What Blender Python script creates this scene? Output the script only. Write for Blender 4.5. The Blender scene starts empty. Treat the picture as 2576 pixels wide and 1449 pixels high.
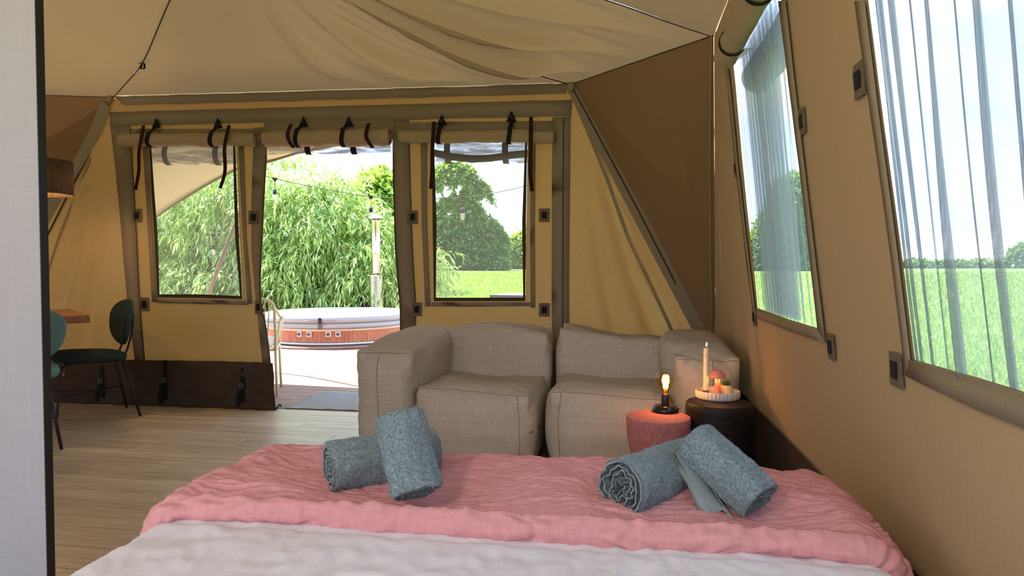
import bpy, bmesh, math, random
import numpy as np
from mathutils import Vector, Matrix, noise
from mathutils.geometry import delaunay_2d_cdt
R_ = math.radians
C = bpy.context.scene.collection
sc = bpy.context.scene
rnd = random.Random(7)
rng = np.random.default_rng(7)

# ------------------------------------------------------------------ camera
FP = 1700.0
YAW, PIT = R_(9.2), R_(1.75)
cd = bpy.data.cameras.new('camera'); cam = bpy.data.objects.new('camera', cd); C.objects.link(cam)
cam.location = (0, 0, 1.1); cam.rotation_euler = (R_(90)-PIT, 0, YAW)
cd.sensor_width = 36; cd.lens = FP*36/2576; cd.clip_start = .05; cd.clip_end = 3000
sc.camera = cam
# ------------------------------------------------------------------ view
sc.view_settings.view_transform = 'Standard'; sc.view_settings.look = 'None'
sc.view_settings.gamma = 1; sc.view_settings.use_curve_mapping = False
sc.view_settings.exposure = 0.98
# ------------------------------------------------------------------ sky and sun
w = bpy.data.worlds.new('sky'); sc.world = w; w.use_nodes = True
nt = w.node_tree; nt.nodes.clear()
def wn(t, **k):
    n = nt.nodes.new(t)
    for a, b in k.items(): setattr(n, a, b)
    return n
tc = wn('ShaderNodeTexCoord'); sp = wn('ShaderNodeSeparateXYZ'); nt.links.new(tc.outputs['Generated'], sp.inputs[0])
ramp = wn('ShaderNodeValToRGB'); nt.links.new(sp.outputs['Z'], ramp.inputs[0])
e = ramp.color_ramp.elements
e[0].position = 0.0; e[0].color = (.60, .74, .92, 1); e[1].position = .75; e[1].color = (.30, .54, 1.0, 1)
x = e.new(.18); x.color = (.46, .64, .93, 1)
no = wn('ShaderNodeTexNoise'); no.inputs['Scale'].default_value = 2.6; no.inputs['Detail'].default_value = 7
mp = wn('ShaderNodeMapping'); mp.inputs['Scale'].default_value = (1, 1, 2.4); mp.inputs['Location'].default_value = (.3, .9, .2)
nt.links.new(tc.outputs['Generated'], mp.inputs[0]); nt.links.new(mp.outputs[0], no.inputs['Vector'])
cr = wn('ShaderNodeValToRGB'); cr.color_ramp.elements[0].position = .47; cr.color_ramp.elements[1].position = .66
nt.links.new(no.outputs['Fac'], cr.inputs[0])
mx = wn('ShaderNodeMixRGB'); mx.inputs['Color2'].default_value = (.80, .84, .88, 1)
nt.links.new(cr.outputs[0], mx.inputs['Fac']); nt.links.new(ramp.outputs[0], mx.inputs['Color1'])
bg = wn('ShaderNodeBackground'); bg.inputs['Strength'].default_value = 1.9
wo = wn('ShaderNodeOutputWorld'); nt.links.new(mx.outputs[0], bg.inputs[0]); nt.links.new(bg.outputs[0], wo.inputs[0])
sl = bpy.data.lights.new('sun', 'SUN'); sl.energy = 13.0; sl.angle = R_(.6); sl.color = (1, .95, .86)
sun = bpy.data.objects.new('sun', sl); C.objects.link(sun)
SD = Vector((-.75, .35, 0)).normalized()*math.cos(R_(56)) + Vector((0, 0, math.sin(R_(56))))
sun.rotation_euler = SD.to_track_quat('Z', 'Y').to_euler()

# ------------------------------------------------------------------ projection helpers (pixels of the 2576x1449 frame to points on real planes)
_F = Vector((-math.sin(YAW)*math.cos(PIT), math.cos(YAW)*math.cos(PIT), -math.sin(PIT)))
_R = Vector((math.cos(YAW), math.sin(YAW), 0)); _U = _R.cross(_F); _O = Vector((0, 0, 1.1))
def ray(px, py): return _F + _R*((px-1288)/FP) - _U*((py-724.5)/FP)
def atd(px, py, d): return _O + ray(px, py)*d
def onp(px, py, n, p):
    n = Vector(n); r = ray(px, py); return _O + r*(n.dot(Vector(p)-_O)/n.dot(r))
FY = 4.88
def aty(px, py, Y=FY): return onp(px, py, (0, 1, 0), (0, Y, 0))
def atz(px, py, z=0): return onp(px, py, (0, 0, 1), (0, 0, z))
def atw(px, py): return onp(px, py, (1, 0, .0717), (.657, 0, .43))
def n3(x, y=0, z=0): return noise.noise(Vector((x, y, z)))

# ------------------------------------------------------------------ mesh helpers
def mesh_obj(name, V, F, mat, parent=None, smooth=True, local=False):
    me = bpy.data.meshes.new(name); me.from_pydata([tuple(v) for v in V], [], F); me.update()
    if mat: me.materials.append(mat)
    if smooth: me.polygons.foreach_set('use_smooth', [True]*len(me.polygons))
    o = bpy.data.objects.new(name, me); C.objects.link(o)
    if parent:
        o.parent = parent
        if not local: o.matrix_parent_inverse = pinv(parent)
    return o
def pinv(p):
    m = Matrix.LocRotScale(p.location, p.rotation_euler, p.scale)
    if p.parent: m = pm(p.parent) @ p.matrix_parent_inverse @ m
    return m.inverted()
def pm(p):
    m = Matrix.LocRotScale(p.location, p.rotation_euler, p.scale)
    return (pm(p.parent) @ p.matrix_parent_inverse @ m) if p.parent else m
def tag(o, label=None, cat=None, group=None, kind=None):
    if label: o['label'] = label
    if cat: o['category'] = cat
    if group: o['group'] = group
    if kind: o['kind'] = kind
    return o
def thing(name, label, cat, loc=(0, 0, 0), rz=0, group=None):
    o = bpy.data.objects.new(name, None); C.objects.link(o); o.location = loc; o.rotation_euler = (0, 0, rz)
    o.empty_display_size = .05
    return tag(o, label, cat, group)
def frames(pts, closed=False):
    pts = [Vector(p) for p in pts]; n = len(pts); T = []
    for i in range(n):
        a = pts[(i-1) % n] if (closed or i > 0) else pts[0]
        b = pts[(i+1) % n] if (closed or i < n-1) else pts[-1]
        T.append((b-a).normalized())
    u = T[0].orthogonal().normalized(); out = []
    for t in T:
        u = (u - t*u.dot(t))
        u = u.normalized() if u.length > 1e-6 else t.orthogonal().normalized()
        out.append((u, t.cross(u)))
    return pts, out
class MB:
    def __init__(s): s.V = []; s.F = []
    def add(s, V, F):
        b = len(s.V); s.V += [tuple(v) for v in V]; s.F += [tuple(i+b for i in f) for f in F]; return s
    def box(s, c, d, rz=0, M=None):
        x, y, z = d[0]/2, d[1]/2, d[2]/2
        V = [Vector((a*x, b*y, e*z)) for e in (-1, 1) for a, b in ((-1, -1), (1, -1), (1, 1), (-1, 1))]
        m = M or Matrix.Rotation(rz, 3, 'Z')
        return s.add([Vector(c)+m @ v for v in V], [(0, 3, 2, 1), (4, 5, 6, 7), (0, 1, 5, 4), (1, 2, 6, 5), (2, 3, 7, 6), (3, 0, 4, 7)])
    def tube(s, pts, r, seg=8, closed=False, cap=True):
        pts, fr = frames(pts, closed); n = len(pts); V = []; F = []
        for i, (p, (u, v)) in enumerate(zip(pts, fr)):
            ri = r(i/(n-1) if n > 1 else 0) if callable(r) else r
            for k in range(seg):
                a = 2*math.pi*k/seg; V.append(p+u*(math.cos(a)*ri)+v*(math.sin(a)*ri))
        for i in range(n if closed else n-1):
            j = (i+1) % n
            for k in range(seg):
                l = (k+1) % seg; F.append((i*seg+k, i*seg+l, j*seg+l, j*seg+k))
        if cap and not closed: F += [tuple(range(seg))[::-1], tuple((n-1)*seg+k for k in range(seg))]
        return s.add(V, F)
    def ribbon(s, pts, wdir, w, t):
        """flat strap: rectangle of width w along wdir, thickness t, swept along pts"""
        pts = [Vector(p) for p in pts]; wd = Vector(wdir).normalized(); n = len(pts); V = []; F = []
        for i, p in enumerate(pts):
            T = (pts[min(i+1, n-1)]-pts[max(i-1, 0)]).normalized(); nn = T.cross(wd).normalized()
            for a, b in ((-1, -1), (1, -1), (1, 1), (-1, 1)): V.append(p+wd*(a*w/2)+nn*(b*t/2))
        for i in range(n-1):
            for k in range(4): F.append((i*4+k, i*4+(k+1) % 4, i*4+4+(k+1) % 4, i*4+4+k))
        F += [(3, 2, 1, 0), tuple((n-1)*4+k for k in range(4))]
        return s.add(V, F)
    def lathe(s, prof, c=(0, 0, 0), seg=32, rf=None, close=False):
        c = Vector(c); n = len(prof); V = []; F = []
        for i, (r, z) in enumerate(prof):
            for k in range(seg):
                a = 2*math.pi*k/seg; rr = r*(rf(a, i) if rf else 1)
                V.append(c+Vector((rr*math.cos(a), rr*math.sin(a), z)))
        for i in range(n if close else n-1):
            j = (i+1) % n
            for k in range(seg):
                l = (k+1) % seg; F.append((i*seg+k, i*seg+l, j*seg+l, j*seg+k))
        if not close:
            if prof[0][0] > 1e-6: F.append(tuple(range(seg))[::-1])
            if prof[-1][0] > 1e-6: F.append(tuple((n-1)*seg+k for k in range(seg)))
        return s.add(V, F)
    def prism(s, poly, off):
        """closed prism between polygon (3D points) and polygon+off"""
        n = len(poly); a = [Vector(p) for p in poly]; b = [p+Vector(off) for p in a]
        return s.add(a+b, [tuple(range(n))[::-1], tuple(range(n, 2*n))]+[(i, (i+1) % n, n+(i+1) % n, n+i) for i in range(n)])
    def build(s, name, mat, parent=None, smooth=False, local=False, auto=False):
        o = mesh_obj(name, s.V, s.F, mat, parent, smooth or auto, local)
        if auto:
            try: o.data.set_sharp_from_angle(angle=R_(40))
            except Exception: pass
        return o
def spline(P, n):
    P = [Vector(p) for p in P]; Q = [P[0]*2-P[1]]+P+[P[-1]*2-P[-2]]; out = []; m = len(P)-1
    for i in range(n+1):
        f = i/n*m; k = min(int(f), m-1); t = f-k; a, b, c, d = Q[k:k+4]
        out.append(.5*((2*b)+(c-a)*t+(2*a-5*b+4*c-d)*t*t+(3*b-3*c+d-a)*t*t*t))
    return out
def inside(p, poly):
    x, y = p; r = False; n = len(poly); j = n-1
    for i in range(n):
        xi, yi = poly[i]; xj, yj = poly[j]
        if (yi > y) != (yj > y) and x < (xj-xi)*(y-yi)/(yj-yi+1e-12)+xi: r = not r
        j = i
    return r
def edist(p, poly):
    best = 9; n = len(poly)
    for i in range(n):
        ax, ay = poly[i]; bx, by = poly[(i+1) % n]; dx, dy = bx-ax, by-ay
        t = max(0, min(1, ((p[0]-ax)*dx+(p[1]-ay)*dy)/(dx*dx+dy*dy+1e-12)))
        best = min(best, math.hypot(p[0]-ax-dx*t, p[1]-ay-dy*t))
    return best
def cloth(name, outline, holes, to3, sp_, mat, parent=None, disp=None, thick=None):
    """sheet of fabric: 2D outline with holes, triangulated, pushed to 3D by to3(u, v, d)"""
    outline = [tuple(p) for p in outline]; holes = [[tuple(p) for p in h] for h in holes]
    V = []; E = []
    for poly in [outline]+holes:
        n = len(poly); st = len(V)
        for i in range(n):
            a = poly[i]; b = poly[(i+1) % n]; L = math.hypot(b[0]-a[0], b[1]-a[1]); m = max(1, int(L/sp_))
            for k in range(m): V.append((a[0]+(b[0]-a[0])*k/m, a[1]+(b[1]-a[1])*k/m))
        E += [(i, i+1) for i in range(st, len(V)-1)]+[(len(V)-1, st)]
    xs = [p[0] for p in outline]; ys = [p[1] for p in outline]
    y = min(ys)+sp_*.6; row = 0
    while y < max(ys):
        x = min(xs)+sp_*(.6 if row % 2 else 1.1)
        while x < max(xs):
            p = (x, y)
            if inside(p, outline) and edist(p, outline) > sp_*.4 and not any(inside(p, h) or edist(p, h) < sp_*.4 for h in holes): V.append(p)
            x += sp_
        y += sp_*.9; row += 1
    r = delaunay_2d_cdt([Vector(v) for v in V], E, [], 0, 1e-6)
    Vo, Fo = r[0], r[2]; F = []
    for f in Fo:
        c = (sum(Vo[i][0] for i in f)/len(f), sum(Vo[i][1] for i in f)/len(f))
        if inside(c, outline) and not any(inside(c, h) for h in holes): F.append(tuple(f))
    V3 = [to3(v[0], v[1], disp(v[0], v[1]) if disp else 0) for v in Vo]
    o = mesh_obj(name, V3, F, mat, parent, True)
    if thick:
        md = o.modifiers.new('thickness', 'SOLIDIFY'); md.thickness = thick; md.offset = 0
    return o
def copy_tree(o, parent=None):
    c = o.copy(); C.objects.link(c)
    if parent: c.parent = parent
    for ch in list(o.children): copy_tree(ch, c)
    return c

# ------------------------------------------------------------------ materials
def srgb(r, g, b):
    f = lambda c: (c/255/12.92) if c/255 <= .04045 else ((c/255+.055)/1.055)**2.4
    return (f(r), f(g), f(b), 1)
class Mat:
    def __init__(s, name):
        s.m = bpy.data.materials.new(name); s.m.use_nodes = True; s.t = s.m.node_tree; s.t.nodes.clear()
        s.out = s.n('ShaderNodeOutputMaterial'); s.p = s.n('ShaderNodeBsdfPrincipled'); s.l(s.p.outputs[0], s.out.inputs[0])
    def n(s, t, **k):
        x = s.t.nodes.new(t)
        for a, b in k.items():
            if a in x.inputs: x.inputs[a].default_value = b
            else: setattr(x, a, b)
        return x
    def l(s, a, b): s.t.links.new(a, b)
    def vec(s, scale=(1, 1, 1)):
        if not hasattr(s, 'tc'): s.tc = s.n('ShaderNodeTexCoord')
        m = s.n('ShaderNodeMapping'); m.inputs['Scale'].default_value = scale; s.l(s.tc.outputs['Object'], m.inputs[0]); return m.outputs[0]
    def noise(s, sc_, detail=4, scale=(1, 1, 1), rough=.5):
        x = s.n('ShaderNodeTexNoise'); x.inputs['Scale'].default_value = sc_; x.inputs['Detail'].default_value = detail
        x.inputs['Roughness'].default_value = rough; s.l(s.vec(scale), x.inputs['Vector']); return x.outputs['Fac']
    def mixc(s, fac, a, b, mode='MIX'):
        x = s.n('ShaderNodeMixRGB'); x.blend_type = mode
        for i, v in ((0, fac), (1, a), (2, b)):
            if isinstance(v, (int, float)): x.inputs[i].default_value = v
            elif isinstance(v, tuple): x.inputs[i].default_value = v
            else: s.l(v, x.inputs[i])
        return x.outputs[0]
    def rng(s, v, a, b, c=0., d=1.):
        x = s.n('ShaderNodeMapRange'); s.l(v, x.inputs[0])
        for i, q in enumerate((a, b, c, d)): x.inputs[i+1].default_value = q
        return x.outputs[0]
    def bump(s, h, st, dist=.002):
        x = s.n('ShaderNodeBump'); x.inputs['Strength'].default_value = st; x.inputs['Distance'].default_value = dist; s.l(h, x.inputs['Height'])
        s.l(x.outputs[0], s.p.inputs['Normal']); s.nrm = x.outputs[0]; return x
def plain(name, col, rough=.5, metal=0, spec=.5, emis=None, estr=0):
    M = Mat(name); p = M.p; p.inputs['Base Color'].default_value = col; p.inputs['Roughness'].default_value = rough
    p.inputs['Metallic'].default_value = metal; p.inputs['Specular IOR Level'].default_value = spec
    if emis: p.inputs['Emission Color'].default_value = emis; p.inputs['Emission Strength'].default_value = estr
    return M.m
def terry(name, col):
    M = Mat(name); a = M.noise(150, 3); b = M.noise(420, 2); h = M.mixc(.5, a, b)
    dk = tuple(c*.55 for c in col[:3])+(1,); lt = tuple(c*1.25 for c in col[:3])+(1,)
    c = M.mixc(M.rng(h, .36, .64), dk, lt); c = M.mixc(M.rng(M.noise(14, 3), .35, .7, 0, .3), c, dk)
    M.l(c, M.p.inputs['Base Color']); M.p.inputs['Roughness'].default_value = 1; M.p.inputs['Specular IOR Level'].default_value = .05
    M.p.inputs['Sheen Weight'].default_value = .25; M.bump(h, .9, .004); return M.m
def fabric(name, col, var=.12, weave=420, wst=.25, transl=0., tcol=None, rough=.95, slub=0, big=0, bigs=3):
    """woven cloth: thread relief, slubs, slight tone variation, optional light passing through"""
    M = Mat(name); dk = tuple(c*(1-var*2) for c in col[:3])+(1,); lt = tuple(min(1, c*(1+var)) for c in col[:3])+(1,)
    a = M.noise(weave, 2, (1, 1, .12)); b = M.noise(weave, 2, (.12, .5, 1))
    h = M.mixc(.5, a, b); c = M.mixc(M.rng(h, .35, .65), dk, lt)
    if slub:
        c = M.mixc(slub, c, M.mixc(M.rng(M.mixc(.5, M.noise(90, 3, (1, 1, .04)), M.noise(90, 3, (.04, .3, 1))), .38, .62), dk, lt))
    if big: c = M.mixc(M.rng(M.noise(bigs, 3), .4, .75, 0, big), c, dk)
    M.l(c, M.p.inputs['Base Color']); M.p.inputs['Roughness'].default_value = rough; M.p.inputs['Specular IOR Level'].default_value = .15
    M.bump(h, wst, .0015)
    if transl:
        t = M.n('ShaderNodeBsdfTranslucent'); tc_ = tcol or col
        v = M.mixc(M.rng(h, .3, .7), tuple(q*.8 for q in tc_[:3])+(1,), tuple(min(1, q*1.12) for q in tc_[:3])+(1,))
        M.l(v, t.inputs['Color']); mx = M.n('ShaderNodeMixShader'); mx.inputs[0].default_value = transl
        M.l(M.p.outputs[0], mx.inputs[1]); M.l(t.outputs[0], mx.inputs[2]); M.l(mx.outputs[0], M.out.inputs[0])
    return M.m
def mesh_mat(name, col, dens, lines=0):
    """fine mesh / sheer cloth: part see-through, part thread"""
    M = Mat(name); d = M.n('ShaderNodeBsdfDiffuse'); d.inputs[0].default_value = col
    t = M.n('ShaderNodeBsdfTranslucent'); t.inputs[0].default_value = col
    a = M.n('ShaderNodeMixShader'); a.inputs[0].default_value = .5; M.l(d.outputs[0], a.inputs[1]); M.l(t.outputs[0], a.inputs[2])
    tr = M.n('ShaderNodeBsdfTransparent'); b = M.n('ShaderNodeMixShader'); M.l(tr.outputs[0], b.inputs[1]); M.l(a.outputs[0], b.inputs[2])
    if lines:
        wv = M.n('ShaderNodeTexWave'); wv.wave_type = 'BANDS'; wv.bands_direction = 'Z'; wv.inputs['Scale'].default_value = lines
        wv.inputs['Distortion'].default_value = .6; M.l(M.vec(), wv.inputs['Vector']); M.l(M.rng(wv.outputs['Fac'], 0, 1, dens*.6, dens*1.4), b.inputs[0])
    else: b.inputs[0].default_value = dens
    M.l(b.outputs[0], M.out.inputs[0]); return M.m
def wood(name, c1, c2, sc_=(1.2, 14, 14), rough=.45, spec=.5, grain=1.0, rand=.25):
    M = Mat(name); oi = M.n('ShaderNodeObjectInfo')
    v = M.vec(sc_); ad = M.n('ShaderNodeVectorMath'); ad.operation = 'ADD'; M.l(v, ad.inputs[0])
    cmb = M.n('ShaderNodeCombineXYZ'); ml = M.n('ShaderNodeMath'); ml.operation = 'MULTIPLY'; ml.inputs[1].default_value = 37.
    M.l(oi.outputs['Random'], ml.inputs[0]); M.l(ml.outputs[0], cmb.inputs[0]); M.l(ml.outputs[0], cmb.inputs[2]); M.l(cmb.outputs[0], ad.inputs[1])
    a = M.n('ShaderNodeTexNoise'); a.inputs['Scale'].default_value = 1.4; a.inputs['Detail'].default_value = 8; a.inputs['Roughness'].default_value = .6
    a.inputs['Distortion'].default_value = .6
    M.l(ad.outputs[0], a.inputs['Vector'])
    b = M.n('ShaderNodeTexNoise'); b.inputs['Scale'].default_value = 7; b.inputs['Detail'].default_value = 4; M.l(ad.outputs[0], b.inputs['Vector'])
    h = M.mixc(.35, a.outputs['Fac'], b.outputs['Fac']); c = M.mixc(M.rng(h, .36, .62), c1, c2)
    c = M.mixc(M.rng(oi.outputs['Random'], 0, 1, 0, rand), c, c1)
    M.l(c, M.p.inputs['Base Color']); M.p.inputs['Roughness'].default_value = rough; M.p.inputs['Specular IOR Level'].default_value = spec
    M.bump(h, .25*grain, .001); return M.m
def leafmat(name, c1, c2, tr=.35):
    M = Mat(name); at = M.n('ShaderNodeAttribute'); at.attribute_name = 'tint'
    c = M.mixc(at.outputs['Fac'], c1, c2); M.l(c, M.p.inputs['Base Color']); M.p.inputs['Roughness'].default_value = .38
    M.p.inputs['Specular IOR Level'].default_value = .5
    t = M.n('ShaderNodeBsdfTranslucent'); M.l(M.mixc(.4, c, (.45, .7, .06, 1)), t.inputs['Color'])
    mx = M.n('ShaderNodeMixShader'); mx.inputs[0].default_value = tr; M.l(M.p.outputs[0], mx.inputs[1]); M.l(t.outputs[0], mx.inputs[2]); M.l(mx.outputs[0], M.out.inputs[0])
    return M.m
def glassy(name, col, op=.15, rough=.05, spec=.8):
    """thin clear film or glass wall: mostly see-through with a surface sheen"""
    M = Mat(name); tr = M.n('ShaderNodeBsdfTransparent'); tr.inputs[0].default_value = col
    g = M.n('ShaderNodeBsdfGlossy'); g.inputs['Roughness'].default_value = rough
    lw = M.n('ShaderNodeLayerWeight'); lw.inputs[0].default_value = .5
    pw_ = M.n('ShaderNodeMath'); pw_.operation = 'POWER'; pw_.inputs[1].default_value = 3.5; M.l(lw.outputs['Facing'], pw_.inputs[0])
    a = M.n('ShaderNodeMixShader'); M.l(M.rng(pw_.outputs[0], 0, 1, op, .75), a.inputs[0]); M.l(tr.outputs[0], a.inputs[1]); M.l(g.outputs[0], a.inputs[2])
    M.l(a.outputs[0], M.out.inputs[0]); return M.m

GOLD = srgb(196, 166, 118)
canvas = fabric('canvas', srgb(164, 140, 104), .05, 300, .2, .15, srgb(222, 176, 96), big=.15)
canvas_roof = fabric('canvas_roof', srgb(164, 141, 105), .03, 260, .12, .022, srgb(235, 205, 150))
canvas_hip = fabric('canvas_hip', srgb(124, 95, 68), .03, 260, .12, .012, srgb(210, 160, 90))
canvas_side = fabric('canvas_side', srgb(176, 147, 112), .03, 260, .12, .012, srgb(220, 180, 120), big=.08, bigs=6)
tape = fabric('tape', srgb(148, 132, 108), .05, 300, .15, .07, srgb(170, 130, 80))
tape_dark = fabric('tape_dark', srgb(70, 58, 48), .05, 300, .15)
skirt_m = fabric('skirt_fabric', srgb(72, 60, 50), .04, 200, .12, rough=.7)
rollc = fabric('blind_canvas', srgb(168, 146, 114), .05, 300, .15)
veil_roll = mesh_mat('veil_roll', (.30, .33, .40, 1), .80)
strap_m = fabric('strap_black', srgb(34, 34, 36), .1, 500, .2)
strap_r = fabric('strap_brown', srgb(52, 28, 22), .1, 500, .2, rough=.7)
black_m = plain('black_paint', srgb(24, 24, 25), .5)
velcro_m = plain('velcro', srgb(16, 16, 20), .95)
patch_m = fabric('patch', srgb(112, 98, 80), .06, 300, .15)
screen_m = mesh_mat('insect_mesh', (.55, .56, .5, 1), .24)
veil_m = mesh_mat('sheer_veil', (.36, .39, .42, 1), .60, 210)
veil3_m = mesh_mat('light_sheer', (.42, .45, .45, 1), .36, 210)
veil2_m = mesh_mat('inner_sheer', (.34, .37, .37, 1), .42, 210)
film_m = glassy('clear_film', (.86, .9, .92, 1), .12, .12)
film_roll = mesh_mat('rolled_film', (.36, .35, .34, 1), .62)
_n = film_roll.node_tree.nodes; _l = film_roll.node_tree.links; _t = _n.new('ShaderNodeTexCoord'); _m = _n.new('ShaderNodeMapping'); _m.inputs['Scale'].default_value = (3, 8, 22)
_x = _n.new('ShaderNodeTexNoise'); _x.inputs['Scale'].default_value = 1.2; _x.inputs['Detail'].default_value = 5; _x.inputs['Distortion'].default_value = 1.2; _r = _n.new('ShaderNodeMapRange')
for _i, _v in enumerate((.38, .62, .25, .85)): _r.inputs[_i+1].default_value = _v
_l.new(_t.outputs['Object'], _m.inputs[0]); _l.new(_m.outputs[0], _x.inputs['Vector']); _l.new(_x.outputs['Fac'], _r.inputs[0])
_b = [q for q in _n if q.type == 'MIX_SHADER'][1]; _l.new(_r.outputs[0], _b.inputs[0])
cord_m = plain('cord', srgb(60, 50, 38), .9)
# ================================================================== THE SETTING
ZW = .43
def wx(z): return .657-.0717*(z-.43)
# ---- floor of vinyl planks
FX0, FX1, FY0, FY1 = -5.4, .72, -1.2, 4.875
fl = tag(MB().box(((FX0+FX1)/2, (FY0+FY1)/2, -.03), (FX1-FX0, FY1-FY0, .04)).build('floor', plain('subfloor', srgb(60, 48, 36), .9)), kind='structure')
plank_m = wood('oak_vinyl', srgb(172, 150, 122), srgb(230, 214, 188), (.8, 13, 13), .34, .9, .6, .35)
pw, plen = .182, 1.42; PB = {}
y = FY1; row = 0
def slab(name, x0, x1, y0, y1, zt, th, mat, parent, bv=.0012):
    key = (round(x1-x0, 3), round(y1-y0, 3), name)
    if key not in PB:
        a, b = (x1-x0)/2, (y1-y0)/2
        V = [(-a, -b, -th), (a, -b, -th), (a, b, -th), (-a, b, -th), (-a, -b, -bv), (a, -b, -bv), (a, b, -bv), (-a, b, -bv),
             (-a+bv, -b+bv, 0), (a-bv, -b+bv, 0), (a-bv, b-bv, 0), (-a+bv, b-bv, 0)]
        F = [(0, 3, 2, 1), (8, 9, 10, 11)]+[(i, (i+1) % 4, 4+(i+1) % 4, 4+i) for i in range(4)]+[(4+i, 4+(i+1) % 4, 8+(i+1) % 4, 8+i) for i in range(4)]
        me = bpy.data.meshes.new(name); me.from_pydata(V, [], F); me.materials.append(mat); PB[key] = me
    o = bpy.data.objects.new(name, PB[key]); C.objects.link(o); o.parent = parent; o.matrix_parent_inverse = pinv(parent)
    o.location = ((x0+x1)/2, (y0+y1)/2, zt); return o
while y > FY0+.05:
    x = FX0-(row*.53 % plen); g = .0012
    while x < FX1-.01:
        a, b = max(x, FX0), min(x+plen, FX1)
        if b-a > .03: slab('plank', a+g, b-g, max(y-pw, FY0)+g, y-g, 0, .01, plank_m, fl)
        x += plen
    y -= pw; row += 1

# ---- front wall of canvas
xz = lambda a, b: (lambda p: (p.x, p.z))(aty(a, b))
A_ = aty(1438, 212); AL = aty(283, 245); B_ = atz(1795, 90, 2.42); C_ = Vector((.652, FY, .50))
CL = aty(-60, 935); BL = Vector((AL.x-2.2*.945, AL.y-2.2*.32, 2.44))
CL.z = .42; CL.x = -5.33
win1 = [xz(*p) for p in ((378, 345), (593, 345), (598, 470), (603, 600), (612, 752), (500, 749), (400, 748), (392, 600), (384, 470))]
win2 = [xz(*p) for p in ((1088, 345), (1327, 345), (1324, 560), (1322, 757), (1093, 757), (1090, 560))]
doorp = [xz(*p) for p in ((672, 335), (988, 335), (989, 450), (995, 620), (1006, 760), (1008, 840))]
doorp += [(-1.63, -.003), (-2.65, -.003), xz(688, 990), xz(681, 930), xz(678, 880), xz(670, 820), xz(658, 760), xz(656, 700), xz(660, 640), xz(663, 560), xz(667, 470), xz(672, 400)]
def dF(u, v):
    d = .003*n3(u*3, v*3)+.002*n3(u*7, v*4, 5)
    if u > A_.x+.08:
        r = math.hypot(u-A_.x, A_.z-v); a = math.atan2(A_.z-v, u-A_.x)
        k = min(1, (u-A_.x-.08)/.15)*min(1, r/.7)
        d += k*(.044*math.sin(a*44+n3(r*1.2, 3)*2.2)+.020*math.sin(a*90+1+r*2))*(.6+.5*n3(a*6, r*.8, 9))
    if u < AL.x+.02:
        r = math.hypot(u-AL.x, AL.z-v); a = math.atan2(AL.z-v, AL.x-u)
        k = min(1, (AL.x+.02-u)/.15)*min(1, r/.7)
        d += k*(.044*math.sin(a*38+n3(r*1.1, 8)*2)+.020*math.sin(a*80+r*2))*(.7+.5*n3(a*5, r*.8, 2))
    if v < 1.0 and AL.x < u < A_.x: d += .006*math.sin(u*9+n3(v*2, u)*2)*(1-v)
    return d
toF = lambda u, v, d: (u, FY-d, v)
out = [(AL.x, AL.z+.02), (A_.x, A_.z+.03), (A_.x+.1, A_.z-.25), (C_.x, .50), (.65, -.004), (-5.33, -.004), (CL.x, CL.z)]
wf = tag(cloth('wall_front', out, [win1, win2, doorp], toF, .045, canvas, None, dF), kind='structure')
def strip(name, pts, mat, off=.008, sp_=.12, parent=wf, th=.004, raw=False):
    P = [p if raw else xz(*p) for p in pts]
    return cloth(name, P, [], lambda u, v, d: (u, FY-d-off, v), sp_, mat, parent, dF, th)
# top bands
def band(name, t0, t1, b0, b1, mat, off, wav=0, n=24):
    pts = [(t0[0]+(t1[0]-t0[0])*i/n, t0[1]+(t1[1]-t0[1])*i/n+wav*n3(i*.8, 4)) for i in range(n+1)]
    pts += [(b1[0]+(b0[0]-b1[0])*i/n, b1[1]+(b0[1]-b1[1])*i/n+wav*n3(i*.7, 9)) for i in range(n+1)]
    return strip(name, pts, mat, off)
band('wall_band', (292, 242), (1434, 210), (318, 267), (1424, 238), tape, .03, 3)
band('wall_band', (279, 283), (1440, 252), (279, 318), (1438, 293), tape, .012, 2)
# vertical tapes
for P in ([(279, 316), (330, 316), (338, 470), (345, 600), (352, 750), (366, 905), (342, 905), (322, 760), (305, 560), (292, 420)],
          [(640, 322), (672, 320), (672, 400), (667, 470), (663, 560), (660, 640), (656, 700), (658, 760), (670, 820), (678, 880), (681, 912), (662, 912), (650, 800), (634, 640), (634, 500)],
          [(988, 302), (1030, 300), (1031, 470), (1038, 600), (1046, 760), (1052, 980), (1010, 980), (1008, 840), (1006, 760), (995, 620), (989, 450)],
          [(1390, 296), (1436, 294), (1432, 700), (1434, 1000), (1390, 1000), (1388, 700)],
          [(360, 360), (374, 360), (380, 470), (387, 600), (397, 760), (384, 760), (375, 600), (368, 470)],
          [(601, 360), (614, 360), (618, 470), (622, 600), (636, 764), (624, 764), (613, 600), (606, 470)],
          [(1058, 345), (1075, 345), (1076, 560), (1084, 770), (1070, 772), (1062, 560)],
          [(1336, 345), (1348, 345), (1346, 560), (1347, 774), (1335, 774), (1334, 560)]):
    strip('tape_strip', P, tape, .008)
strip('sill_strip', [(399, 751), (628, 757), (628, 767), (399, 762)], tape, .014)
strip('sill_strip', [(1086, 760), (1334, 760), (1334, 770), (1086, 771)], tape, .014)
strip('valance_strip', [(300, 325), (655, 325), (655, 345), (300, 345)], tape, .012)
strip('valance_strip', [(666, 300), (994, 300), (994, 352), (666, 352)], tape, .012)
strip('valance_strip', [(1010, 309), (1395, 305), (1395, 345), (1010, 345)], tape, .012)
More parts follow.
